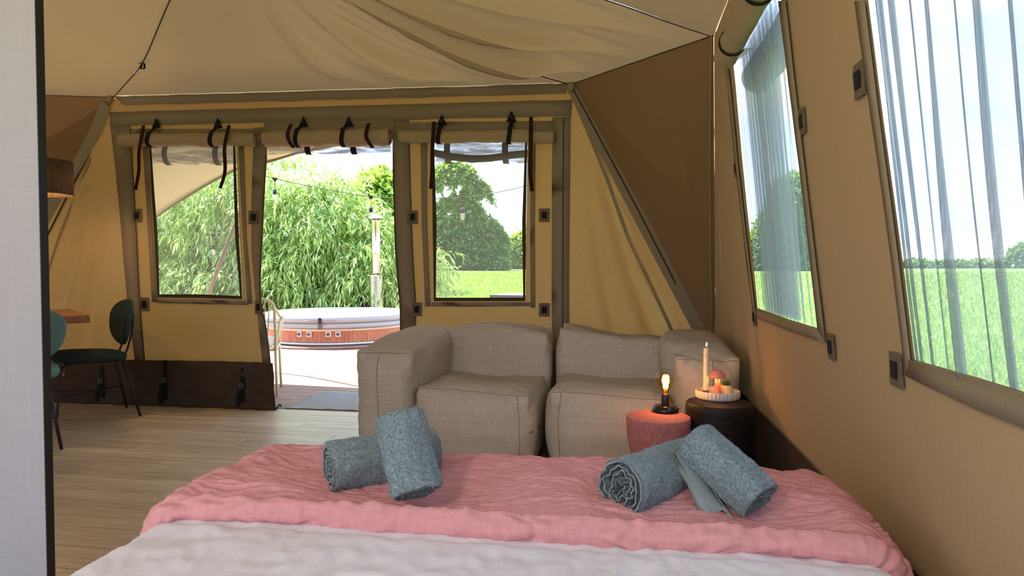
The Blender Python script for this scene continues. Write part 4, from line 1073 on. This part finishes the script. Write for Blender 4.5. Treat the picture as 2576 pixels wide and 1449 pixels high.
# ================================================================== OUTSIDE
# deck boards
deck = tag(MB().box((-2.0, 9.6, -.085), (10.4, 9.2, .09)).build('terrace_base', plain('deck_base', srgb(70, 60, 52), .9)), kind='structure')
dk = wood('deck_wood', srgb(128, 92, 72), srgb(176, 140, 116), (1.0, 9, 9), .6, .4, .8, .3)
y = 5.02; i = 0
while y < 14.1:
    for (a, b) in (((-7.15, -4.0+(i % 2)*.9), (-4.0+(i % 2)*.9, .3+(i % 2)*.8), (.3+(i % 2)*.8, 3.1)) if y < 9 else ((-7.15, 3.1),)):
        slab('deck_board', a+.003, b-.003, y+.003, y+.137, -.01, .025, dk, deck, .002)
    y += .14; i += 1
MB().box((-2.3, 4.95, -.008), (6.2, .15, .024)).build('threshold_strip', plain('threshold', srgb(120, 100, 84), .6), deck)
# mat
a = [atz(*p, -.0) for p in ((700, 1036), (815, 988), (1060, 992), (1060, 1040))]
V = []; F = []; n = 24
for k in range(2):
    for j in range(n+1):
        for i in range(n+1):
            u, v = i/n, j/n; p = a[0].lerp(a[3], u).lerp(a[1].lerp(a[2], u), v); V.append(Vector((p.x, max(p.y, 4.875), (.010 if k else .002)+(.010*math.exp(-((u-.08)/.05)**2-((v-1)/.08)**2) if True else 0)+.002*math.sin(u*40)*(1-v)*.6)))
W_ = n+1
for k in range(2):
    o_ = k*W_*W_
    for j in range(n):
        for i in range(n): q = o_+j*W_+i; F.append((q, q+1, q+W_+1, q+W_) if k else (q, q+W_, q+W_+1, q+1))
bd = list(range(W_))+[j*W_+n for j in range(1, W_)]+[n*W_+i for i in range(n-1, -1, -1)]+[j*W_ for j in range(n-1, 0, -1)]
for i in range(len(bd)): p, q = bd[i], bd[(i+1) % len(bd)]; F.append((p, q, q+W_*W_, p+W_*W_))
tag(mesh_obj('door_mat', V, F, fabric('mat_grey', srgb(158, 156, 152), .1, 120, .5)), 'grey flat door mat on the deck outside the doorway', 'mat')
# ground
tag(MB().box((-2, -5.6, -.10), (12, 8.4, .1)).build('bounce_paving', plain('bounce_pale', srgb(190, 186, 180), .8)), kind='structure')  # unseen pale slab added behind the tent to cut green bounce from the meadow
tag(MB().box((3.6, 1.0, -.13), (5.6, 10, .04)).build('path_paving', plain('grass_strip', srgb(150, 160, 110), .9)), kind='structure') if False else None
g = Mat('meadow'); c = g.mixc(g.rng(g.noise(.5, 8), .35, .65), srgb(92, 126, 46), srgb(132, 160, 66)); c = g.mixc(g.rng(g.noise(14, 3), .3, .7), c, srgb(80, 114, 40)); g.l(c, g.p.inputs['Base Color']); g.p.inputs['Roughness'].default_value = .9
V = []; F = []; n = 160
for j in range(n+1):
    for i in range(n+1):
        x_ = 1600*((2*i/n-1)**3)+60*(2*i/n-1); y_ = 1600*((2*j/n-1)**3)+60*(2*j/n-1); r_ = math.hypot(x_, y_); V.append((x_, y_, -.16-.15*min(1, max(0, (r_-10)/20))+1.15*min(1, max(0, (r_-30)/120))))
for j in range(n):
    for i in range(n): q = j*(n+1)+i; F.append((q, q+1, q+n+2, q+n+1))
gr = tag(mesh_obj('ground', V, F, g.m), kind='structure')
def np_mesh(name, V, F, mat, parent=None, tint=None, smooth=False):
    V = np.asarray(V, 'f4').reshape(-1, 3); F = np.asarray(F, 'i4'); k = F.shape[1]; me = bpy.data.meshes.new(name)
    me.vertices.add(len(V)); me.vertices.foreach_set('co', V.ravel()); me.loops.add(F.size); me.loops.foreach_set('vertex_index', F.ravel())
    me.polygons.add(len(F)); me.polygons.foreach_set('loop_start', np.arange(0, F.size, k, dtype='i4')); me.polygons.foreach_set('loop_total', np.full(len(F), k, 'i4'))
    me.materials.append(mat)
    if tint is not None: at = me.attributes.new('tint', 'FLOAT', 'POINT'); at.data.foreach_set('value', np.asarray(tint, 'f4'))
    me.update(calc_edges=True); o = bpy.data.objects.new(name, me); C.objects.link(o)
    if parent: o.parent = parent; o.matrix_parent_inverse = pinv(parent)
    return o
def norm(a): return a/np.maximum(1e-9, np.linalg.norm(a, axis=1, keepdims=True))
def leaves(P, D, L, W, droop, N=None):
    """pointed leaves: base P, direction D, length L, width W; two bent quads each"""
    n = len(P); D = norm(D); up = norm(rng.normal(0, .6, (n, 3))+np.array([0, 0, 1.])); S = norm(np.cross(D, up)); L = L[:, None]; W = W[:, None]
    dz = np.zeros((n, 3)); dz[:, 2] = -droop
    M_ = P+D*L*.5+dz*L*.15; E_ = P+D*L+dz*L*.5; B1 = P+D*L*.1
    V = np.stack([B1-S*W*.1, B1+S*W*.1, M_+S*W*.5, M_-S*W*.5, E_+S*W*.04, E_-S*W*.04], 1).reshape(-1, 3)
    b = (np.arange(n)*6)[:, None]; F = np.concatenate([b+np.array([0, 1, 2, 3]), b+np.array([3, 2, 4, 5])])
    return V, F, np.repeat(rng.random(n), 6)
def crown(name, lobes, nsh, per, L, W, mat, parent, droop=.8, shl=.35, front=None, inner=.72, clump=0):
    lob = np.array([[*(l[0]), *((l[1],)*3 if np.isscalar(l[1]) else l[1])] for l in lobes]); wts = (lob[:, 3]*lob[:, 5]); wts /= wts.sum()
    k = rng.choice(len(lob), nsh, p=wts); d = norm(rng.normal(0, 1, (nsh, 3))); d[:, 2] = np.abs(d[:, 2])*1.0-.35*rng.random(nsh); 
    if front is not None: d[:, 1] = np.where(rng.random(nsh) < front, -np.abs(d[:, 1]), d[:, 1])
    d = norm(d); rr = inner+(1.04-inner)*rng.random(nsh)**.6; P0 = lob[k, :3]+d*lob[k, 3:]*rr[:, None]
    if clump:
        nz_ = np.array([n3(p[0]*clump, p[1]*clump, p[2]*clump*.8) for p in P0]); P0 += d*(nz_*.45)[:, None]; kp = nz_ > -.12-.25*(P0[:, 2] > 1.6); P0 = P0[kp]; d = d[kp]; nsh = len(P0)
    sd = norm(d+np.array([0, 0, .35])+rng.normal(0, .45, (nsh, 3))); t = np.tile(np.linspace(0, 1, per), nsh)
    P0 = np.repeat(P0, per, 0); SD = np.repeat(sd, per, 0); tt = t[:, None]; shl_ = np.repeat(shl*rng.uniform(.6, 1.3, nsh), per)[:, None]
    P = P0+SD*shl_*tt; P[:, 2] -= (shl_*tt*tt)[:, 0]*droop*.9
    tang = SD.copy(); tang[:, 2] -= 1.8*t*droop; DD = norm(norm(tang)+rng.normal(0, .55, P.shape)); P = P[P[:, 2] > -.15] if False else P
    n = len(P); V, F, T = leaves(P, DD, rng.uniform(.7, 1.2, n)*L, rng.uniform(.7, 1.2, n)*W, droop)
    return tag(np_mesh(name, V, F, mat, parent, T), kind='stuff')
willow = leafmat('willow_leaf', srgb(104, 138, 62), srgb(208, 222, 138), .38)
oak = leafmat('tree_leaf', srgb(110, 142, 60), srgb(184, 202, 100), .35)
dark = leafmat('dark_leaf', srgb(84, 118, 66), srgb(140, 168, 96), .3)
bark = stone('bark', srgb(84, 64, 50), srgb(120, 96, 76), srgb(40, 30, 24), .95, .8, 9)
def trunk(parent, base, top, r0, name='trunk', branches=()):
    m = MB(); m.tube(spline([base, Vector(base).lerp(Vector(top), .5)+Vector((.1*r0, 0, 0)), top], 10), lambda s: r0*(1-.5*s), 10)
    for b in branches: m.tube(spline([Vector(base).lerp(Vector(top), b[0]), b[1]], 5), lambda s: r0*.5*(1-.7*s), 7)
    m.build(name, bark, parent, True)
# willow-like shrub behind the tub
def P_(px, py, d): return atd(px, py, d)
bs = thing('willow_shrub', 'large dense narrow-leaved shrub behind the hot tub', 'shrub', tuple(P_(700, 700, 13.6).to_tuple()[:2])+(-.2,))
lob = [(P_(560, 600, 13.8), (2.2, 1.6, 1.75)), (P_(400, 640, 14.2), (1.9, 1.5, 1.5)), (P_(720, 605, 13.6), (1.9, 1.5, 1.6)), (P_(830, 640, 13.4), (1.5, 1.4, 1.35)), (P_(930, 690, 13.2), (1.2, 1.2, 1.0)), (P_(1010, 720, 12.9), (.75, .9, .95)),
       (P_(460, 735, 13.2), (1.6, 1.2, 1.0)), (P_(620, 730, 12.9), (1.7, 1.2, 1.0)), (P_(780, 735, 12.8), (1.5, 1.1, .9)), (P_(900, 750, 12.7), (1.2, 1.0, .8)), (P_(250, 660, 14.4), (2.0, 1.5, 1.5)), (P_(1068, 725, 12.9), (.35, .4, .75))]
crown('foliage', lob, 9500, 10, .135, .030, willow, bs, .9, .42, .8, .7, 1.5)
crown('top_shoots', [(P_(690, 520, 13.4), (1.3, 1.0, .95)), (P_(790, 560, 13.4), (1.3, 1.0, .75)), (P_(900, 620, 13.2), (1.1, .8, .7))], 330, 9, .15, .03, willow, bs, .5, .6, .5, .9)
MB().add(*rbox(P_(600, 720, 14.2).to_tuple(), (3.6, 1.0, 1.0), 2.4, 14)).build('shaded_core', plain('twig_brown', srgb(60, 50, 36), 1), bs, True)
for i, x_ in enumerate((740, 790, 840, 560, 600, 880)):
    b = P_(x_, 800, 13.0); b.z = -.2; trunk(bs, b, b+Vector((rnd.uniform(-.5, .5), .6, 1.7)), .05, 'stem')
# trees beyond
def tree(name, label, lobes, base, nsh, per, L, W, mat, r0, inner=.75, tp=None):
    t = thing(name, label, 'tree', (base.x, base.y, -.3)); b = Vector((base.x, base.y, -.3)); top = tp or Vector((base.x, base.y, lobes[0][0].z))
    trunk(t, b, top, r0, 'trunk', [(.5+.1*i, l[0]) for i, l in enumerate(lobes[1:5])])
    crown('foliage', lobes, nsh, per, L, W, mat, t, .3, 1.0, .7, inner); return t
D = 120; s = D/FP
b = P_(1180, 672, D); tree('field_tree', 'tall loose tree at the field edge seen through the right mesh window', [(P_(1150, 560, D), (62*s, 3, 60*s)), (P_(1140, 465, D), (58*s, 2.6, 48*s)), (P_(1185, 600, D), (72*s, 3, 60*s)), (P_(1200, 500, D), (32*s, 2.2, 36*s)), (P_(1120, 620, D), (75*s, 2.6, 50*s)), (P_(1228, 620, D), (44*s, 2.4, 48*s)), (P_(1150, 645, D), (100*s, 2.6, 34*s)), (P_(1100, 630, D), (60*s, 2.6, 50*s)), (P_(1210, 662, D), (60*s, 2.6, 36*s)), (P_(1130, 676, D), (90*s, 3, 44*s)), (P_(1200, 676, D), (70*s, 3, 30*s))], b, 6000, 9, .80, .40, dark, .8)
D = 34; s = D/FP
b = P_(962, 672, D); tree('round_tree', 'round light green tree above the chimney', [(P_(968, 520, D), (42*s, 1.6, 62*s)), (P_(985, 570, D), (45*s, 1.6, 60*s)), (P_(955, 600, D), (40*s, 1.6, 60*s))], b, 1500, 8, .38, .18, oak, .22)
D = 140; s = D/FP
b = P_(1290, 672, D); tree('low_tree', 'low pale green trees at the right edge of the right mesh window', [(P_(1275, 640, D), (32*s, 2.6, 30*s)), (P_(1320, 632, D), (36*s, 2.6, 38*s)), (P_(1370, 610, D), (40*s, 2.6, 62*s)), (P_(1240, 660, D), (30*s, 2.4, 24*s)), (P_(1300, 676, D), (80*s, 3, 34*s))], b, 2600, 8, 1.0, .5, oak, .5)
D = 110; s = D/FP
b = P_(1985, 672, D); tree('side_tree', 'bushy tree seen through the far side window', [(P_(1995, 520, D), (48*s, 3, 75*s)), (P_(1975, 590, D), (58*s, 3, 80*s)), (P_(2030, 600, D), (55*s, 3, 75*s)), (P_(1930, 640, D), (60*s, 3, 60*s)), (P_(1990, 676, D), (90*s, 3, 60*s))], b, 4200, 8, .95, .45, dark, .7)
D = 150; s = D/FP
b = P_(2600, 672, D); tree('distant_tree', 'distant tree at the right edge of the near side window', [(P_(2590, 650, D), (40*s, 3, 26*s)), (P_(2680, 640, D), (60*s, 3, 40*s))], b, 1200, 7, 1.4, .7, dark, .5)
hg = thing('distant_hedge', 'low distant hedge line across the field behind the near side window', 'hedge', tuple(P_(2350, 672, 95).to_tuple()[:2])+(-.3,))
crown('foliage', [(P_(x_, 672+rnd.uniform(-1, 1), 170-(x_-2100)*.02), (5.2, 3, .8+rnd.random()*.7)) for x_ in range(2080, 2720, 36)], 1600, 6, 1.0, .5, dark, hg, .3, .5, .6)
h2 = thing('field_hedge', 'dark hedge behind the meadow between the trees', 'hedge', tuple(P_(1200, 672, 60).to_tuple()[:2])+(-.3,))
crown('foliage', [(P_(x_, 672, 150), (5.4, 3, 1.0+rnd.random()*1.2)) for x_ in list(range(900, 1500, 45))+list(range(1850, 2100, 45))], 1800, 7, 1.0, .5, dark, h2, .3, .6, .6)
# meadow grass as blades
def grass(n, x0, x1, dmin, dmax, name):
    px_ = rng.uniform(x0, x1, n); d = dmin*(dmax/dmin)**rng.random(n); a_ = (px_-1288)/FP
    X = _F.x*d+_R.x*a_*d; Y_ = _F.y*d+_R.y*a_*d; rr_ = np.hypot(X, Y_); zg = -.16-.15*np.clip((rr_-10)/20, 0, 1)+1.15*np.clip((rr_-30)/120, 0, 1); P = np.stack([X, Y_, zg], 1)
    DD = np.stack([rng.normal(0, .35, n), rng.normal(0, .35, n), np.ones(n)], 1); sc_ = np.clip(d/16, .8, 5)
    V, F, T = leaves(P, DD, rng.uniform(.12, .30, n)*sc_**.5, .02*sc_, .5); return V, F, T
V1, F1, T1 = grass(30000, 1010, 1500, 15, 90, 'a'); V2_, F2_, T2 = grass(26000, 1850, 2700, 6.0, 80, 'b')
tag(np_mesh('meadow_grass', np.concatenate([V1, V2_]), np.concatenate([F1, F2_+len(V1)]), leafmat('grass_blade', srgb(98, 134, 44), srgb(158, 180, 86), .4), None, np.concatenate([T1, T2])), 'bright green meadow grass beyond the tent', 'grass', kind='stuff')

# hot tub
hc = atd(852, 700, 10.3); hx, hy = hc.x, hc.y; RT = 1.07
tub = thing('hot_tub', 'round wood-clad hot tub with a pale grey cover on the sunny deck', 'hot tub', (hx, hy, 0))
MB().lathe([(.001, 0), (RT-.07, 0), (RT-.07, .255), (.001, .255)], (hx, hy, 0), 72).build('shell', plain('tub_shell', srgb(70, 40, 28), .7), tub, True)
clad = wood('red_cedar', srgb(176, 104, 74), srgb(220, 148, 114), (8, 8, 1.2), .55, .4, .7)
me0 = None; ns = 240
for i in range(ns):
    a = 2*math.pi*i/ns
    if math.sin(a-YAW) > .35: continue
    if me0 is None: o = MB().box((0, 0, 0), (.018, RT*2*math.pi/ns*.80, .165)).build('cladding_slat', clad, tub, local=True); me0 = o.data
    else: o = bpy.data.objects.new('cladding_slat', me0); C.objects.link(o); o.parent = tub
    o.location = ((RT-.05)*math.cos(a), (RT-.05)*math.sin(a), .145); o.rotation_euler = (0, 0, a)
white = plain('white_trim', srgb(222, 216, 208), .5)
for z in (.045, .240): MB().lathe([(RT-.055, z-.018), (RT-.02, z-.018), (RT-.02, z+.012), (RT-.055, z+.012)], (hx, hy, 0), 96, close=True).build('trim_ring', white, tub, True)
MB().lathe([(RT+.0, -.008), (RT+.16, -.008), (RT+.16, .02), (RT+.0, .02)], (hx, hy, 0), 96, close=True).build('base_step', dk, tub, True)
cov = fabric('cover_vinyl', srgb(166, 170, 174), .03, 80, .1, rough=.55)
def sagc(a, i): return 1+.004*math.sin(a*9)
cvr = MB().lathe([(RT-.06, .258), (RT+.035, .262), (RT+.045, .30), (RT+.03, .335)], (hx, hy, 0), 96, sagc).build('cover_skirt', cov, tub, True)
MB().lathe([(.001, .335), (RT+.0, .335), (RT+.05, .342), (RT+.06, .38), (RT+.058, .418), (RT+.02, .428), (.3, .44), (.001, .442)], (hx, hy, 0), 96, sagc).build('cover', cov, tub, True)
fa = math.atan2(-hy, -hx)+.02
def on_tub(px, z, r=RT): # angle of the front point seen at pixel px
    best = min([fa+k*.004 for k in range(-300, 300)], key=lambda q: abs(((Vector((hx+r*math.cos(q), hy+r*math.sin(q), z))-_O).dot(_R))/((Vector((hx+r*math.cos(q), hy+r*math.sin(q), z))-_O).dot(_F))*FP+1288-px)); return best
for px in (750, 775, 825, 850):
    q = on_tub(px, .17); c = Vector((hx+(RT-.03)*math.cos(q), hy+(RT-.03)*math.sin(q), .178)); m = Matrix.Rotation(q, 3, 'Z')
    o = MB().box(c, (.02, .075, .08), M=m).build('valve_plate', white, tub); bvm = o.modifiers.new('bevel', 'BEVEL'); bvm.width = .008
    nn = Vector((math.cos(q), math.sin(q), 0)); MB().tube([c+nn*.008, c+nn*.022], .024, 16).build('dial', plain('dial_grey', srgb(120, 118, 116), .4), o)
    MB().box(c+nn*.026+Vector((0, 0, .004)), (.010, .03, .010), M=m).build('dial_grip', black_m, o)
q = on_tub(805, .36, RT+.06); nn = Vector((math.cos(q), math.sin(q), 0)); sdv = Vector((-math.sin(q), math.cos(q), 0)); c = Vector((hx, hy, 0))+nn*(RT+.062)
MB().ribbon([c+Vector((0, 0, .40)), c+Vector((0, 0, .34)), c+Vector((0, 0, .25))-nn*.01], sdv, .05, .008).build('cover_strap', plain('strap_grey', srgb(96, 92, 92), .7), tub)
MB().box(c+Vector((0, 0, .375))+nn*.01, (.02, .03, .075), M=Matrix.Rotation(q, 3, 'Z')).build('strap_buckle', black_m, tub)
q2 = [on_tub(x_, .375, RT+.056) for x_ in (765, 785, 805, 825, 845)]
MB().tube([Vector((hx+(RT+.06)*math.cos(a), hy+(RT+.06)*math.sin(a), .372)) for a in q2], .009, 8).build('cover_handle', plain('handle_mauve', srgb(150, 132, 142), .6), tub, True)
# chimney
cc = atd(946, 700, 11.6); ck = 11.6/FP; steel = plain('stainless', srgb(205, 200, 186), .22, 1.0)
ch = thing('chimney', 'stainless steel stove chimney with a conical cap behind the hot tub', 'chimney', (cc.x, cc.y, 0))
zt = lambda py: 1.1-(py-672.5)*ck
MB().lathe([(11*ck, .2), (11*ck, zt(640)), (11.8*ck, zt(638)), (11.8*ck, zt(634)), (11*ck, zt(632)), (11*ck, zt(561)), (11.8*ck, zt(559)), (11.8*ck, zt(555)), (10.5*ck, zt(553))], (cc.x, cc.y, 0), 28).build('pipe', steel, ch, True)
MB().lathe([(15*ck, zt(549)), (22*ck, zt(551)), (22*ck, zt(549)), (4*ck, zt(538)), (.001, zt(537))], (cc.x, cc.y, 0), 28).build('cap', steel, ch, True)
m = MB()
for i in range(4): a = i*1.57+.5; m.tube([(cc.x+10*ck*math.cos(a), cc.y+10*ck*math.sin(a), zt(556)), (cc.x+12*ck*math.cos(a), cc.y+12*ck*math.sin(a), zt(548))], .006, 5)
m.build('cap_bracket', steel, ch)
# perforated heat guard: sheet with real round holes
V = []; F = []; nr, na = 30, 34; z0, z1 = .2, zt(693); Rg = 17.5*ck; dz_ = (z1-z0)/nr
def gp(a, z): return (cc.x+Rg*math.cos(a), cc.y+Rg*math.sin(a), z)
for j in range(nr):
    for i in range(na):
        a0 = 2*math.pi*(i+(.5 if j % 2 else 0))/na; da = 2*math.pi/na; zz = z0+j*dz_; b = len(V)
        for (u, v) in ((0, 0), (1, 0), (1, 1), (0, 1)): V.append(gp(a0+u*da, zz+v*dz_))
        for (u, v) in ((.25, .25), (.75, .25), (.75, .75), (.25, .75)): V.append(gp(a0+u*da, zz+v*dz_))
        F += [(b, b+1, b+5, b+4), (b+1, b+2, b+6, b+5), (b+2, b+3, b+7, b+6), (b+3, b, b+4, b+7)]
mesh_obj('heat_guard', V, F, steel, ch, False)
MB().lathe([(Rg, z1-.012), (Rg+.008, z1-.012), (Rg+.008, z1+.006), (Rg, z1+.006)], (cc.x, cc.y, 0), 28, close=True).build('guard_ring', steel, ch, True)

# rope chair
kc = thing('rope_chair', 'cream rope-back armchair on the deck beside the door flap', 'chair', tuple((atz(697, 997, -.01)-Matrix.Rotation(R_(24), 3, 'Z') @ Vector((.28, -.04, 0))).to_tuple()[:2])+(-.01,), R_(24))
fm = plain('cream_metal', srgb(226, 214, 178), .45); rp = fabric('cream_rope', srgb(232, 216, 176), .1, 200, .4)
W2 = .27; SH = .40
MB().tube(spline([(-W2, -.02, .40), (-W2-.0, -.06, .62), (-W2+.03, -.10, .82), (0, -.13, .845), (W2-.03, -.10, .82), (W2, -.06, .62), (W2, -.02, .40)], 40), .013, 8).build('back_frame', fm, kc, True, True)
for i in range(15):
    u = -1+2*(i+.5)/15; MB().tube(spline([(u*.20, -.02, .395), (u*.235, -.085, .62), (u*.245, -.125, .838-.02*abs(u)**3)], 6), .0055, 6).build('back_rope', rp, kc, True, True)
for s in (-1, 1):
    MB().tube(spline([(s*(W2-.03), -.10, .82), (s*(W2+.01), .02, .73), (s*(W2+.04), .14, .655)], 10), .012, 8).build('arm_tube', fm, kc, True, True)
    MB().tube(spline([(s*(W2+.04), .10, .67), (s*(W2+.045), .22, .665), (s*(W2+.03), .32, .60), (s*(W2+.0), .37, .42)], 14), .012, 8).build('arm_tube', fm, kc, True, True)
    for i in range(9):
        u = i/8; MB().tube([(s*(W2+.035+.008*u), .11+.22*u, .665-.03*u), (s*(W2-.01), .06+.26*u, .42)], .008, 6).build('arm_rope', rp, kc, True, True)
    MB().tube([(s*W2, -.02, .40), (s*(W2+.01), -.04, .0)], .012, 8).build('leg', fm, kc, True, True)
    MB().tube([(s*W2, .40, .40), (s*(W2+.01), .44, .0)], .012, 8).build('leg', fm, kc, True, True)
MB().tube([(-W2, -.02, .40), (W2, -.02, .40), (W2, .40, .40), (-W2, .40, .40)], .012, 8, closed=True).build('seat_frame', fm, kc, True, True)
MB().add(*rbox((0, .19, .45), (.25, .22, .045), 4, 12)).build('cushion', fabric('white_cushion', srgb(232, 228, 218), .03, 200, .2), kc, True, True)

# awning in front of the tent
AY = 6.5; ed = [(150, 760), (250, 680), (330, 597), (386, 553), (430, 520), (500, 476), (560, 442), (620, 414), (672, 404), (720, 390), (770, 376), (900, 352), (1100, 330), (1340, 306), (1560, 290)]
edge = spline([aty(a, b, AY) for a, b in ed], 60); V = []; F = []
nI = 14; inner = [Vector((-5.6+(.9+5.6)*i/60, FY+.05, 2.62 if i > 6 else 2.5)) for i in range(61)]
for j in range(nI+1):
    for i in range(61):
        p = inner[i].lerp(edge[i], j/nI); V.append(p+Vector((0, 0, -.10*math.sin(math.pi*j/nI)+.012*n3(p.x*1.5, p.y*1.5, 3))))
for j in range(nI):
    for i in range(60): q = j*61+i; F.append((q, q+1, q+62, q+61))
awn_m = fabric('awning_canvas', srgb(160, 154, 122), .03, 120, .1, .07, srgb(200, 184, 140))
aw = tag(mesh_obj('awning', V, F, awn_m), 'beige canvas awning stretched out over the deck in front of the tent', 'awning')
hb = MB(); hb.ribbon([edge[i]+Vector((0, -.02, -.0)) for i in range(61)], (0, .7, .7), .13, .004); hb.build('hem', awn_m, aw, True)
MB().tube(spline([aty(652, 408, AY)+Vector((0, .05, 0)), aty(600, 542, AY+.4), aty(520, 748, AY+.9), atz(480, 830, -.02)], 12), .021, 8).build('awning_pole', plain('pole_brown', srgb(128, 116, 104), .6), aw, True)
for x_, y_ in ((-5.6, AY), (-1.7, AY+.25), (1.0, AY)):
    pass
# string of bulbs
def string(pts, bulbs, dd, name, label):
    P = spline([atd(a, b, dd) for a, b in pts], 50); t = thing(name, label, 'string lights', tuple(P[25]))
    MB().tube(P, .0045, 5).build('cable', plain('cable_green', srgb(74, 84, 70), .7), t, True)
    for px, py in bulbs:
        c = min(P, key=lambda p: abs((p-_O).dot(_R)/(p-_O).dot(_F)*FP+1288-px))
        MB().lathe([(.001, -.030), (.012, -.030), (.030, .0), (.030, .008), (.001, .012)], c, 12).build('cable_clip', black_m, t)
        MB().tube([c, c-Vector((0, 0, .12))], .003, 5).build('drop_wire', black_m, t)
        s = MB().lathe([(.001, -.175), (.019, -.175), (.021, -.165), (.019, -.125), (.010, -.118), (.001, -.118)], c, 14).build('socket', black_m, t, True)
        MB().lathe([(.001, -.258), (.014, -.252), (.026, -.235), (.030, -.215), (.024, -.190), (.015, -.174), (.001, -.174)], c, 16).build('bulb', glassy('bulb_clear', (1, .97, .9, 1), .15, .05), t, True)
        MB().tube([c+Vector((dx, 0, dz)) for dx, dz in ((-.008, -.185), (-.006, -.235), (.006, -.235), (.008, -.185))], .0015, 5).build('filament', plain('bulb_wire', (1, .8, .4, 1), .5, emis=(1, .7, .3, 1), estr=3), t, True)
    return t
string([(640, 432), (694, 450), (790, 470), (928, 494), (1040, 498), (1168, 496), (1250, 484), (1340, 464), (1480, 430)], [(694, 450), (928, 494), (1169, 496)], 7.6, 'string_lights', 'string of clear bulbs sagging across the doorway and right window')
string([(330, 740), (395, 690), (470, 640), (536, 590), (570, 560), (640, 500)], [(537, 590)], 8.2, 'string_lights', 'string with one clear bulb rising across the left mesh window')
# stone-topped counter
k1, k2 = atd(1236, 742, 7.2), atd(1440, 742, 6.9); ct = thing('outdoor_counter', 'grey counter with a dark stone top low in the right mesh window', 'counter', ((k1.x+k2.x)/2, k1.y+.3, 0))
zc = k1.z; u = (k2-k1); u.z = 0; uu = u.normalized(); vv = Vector((-uu.y, uu.x, 0))
def cb(mb, a0, a1, b0, b1, z0, z1): mb.prism([Vector((p.x, p.y, z0)) for p in (k1+uu*a0+vv*b0, k1+uu*a1+vv*b0, k1+uu*a1+vv*b1, k1+uu*a0+vv*b1)], (0, 0, z1-z0)); return mb
cb(MB(), -.02, u.length, 0, .62, zc-.03, zc+.0).build('stone_top', plain('dark_stone', srgb(84, 82, 80), .35), ct)
cb(MB(), .02, u.length-.03, .03, .58, -.01, zc-.03).build('cabinet', plain('grey_board', srgb(140, 136, 130), .6), ct)
for i in range(2): cb(MB(), .05+i*.43, .45+i*.43, .012, .03, .06, zc-.07).build('door_panel', plain('grey_panel', srgb(128, 124, 118), .6), ct)
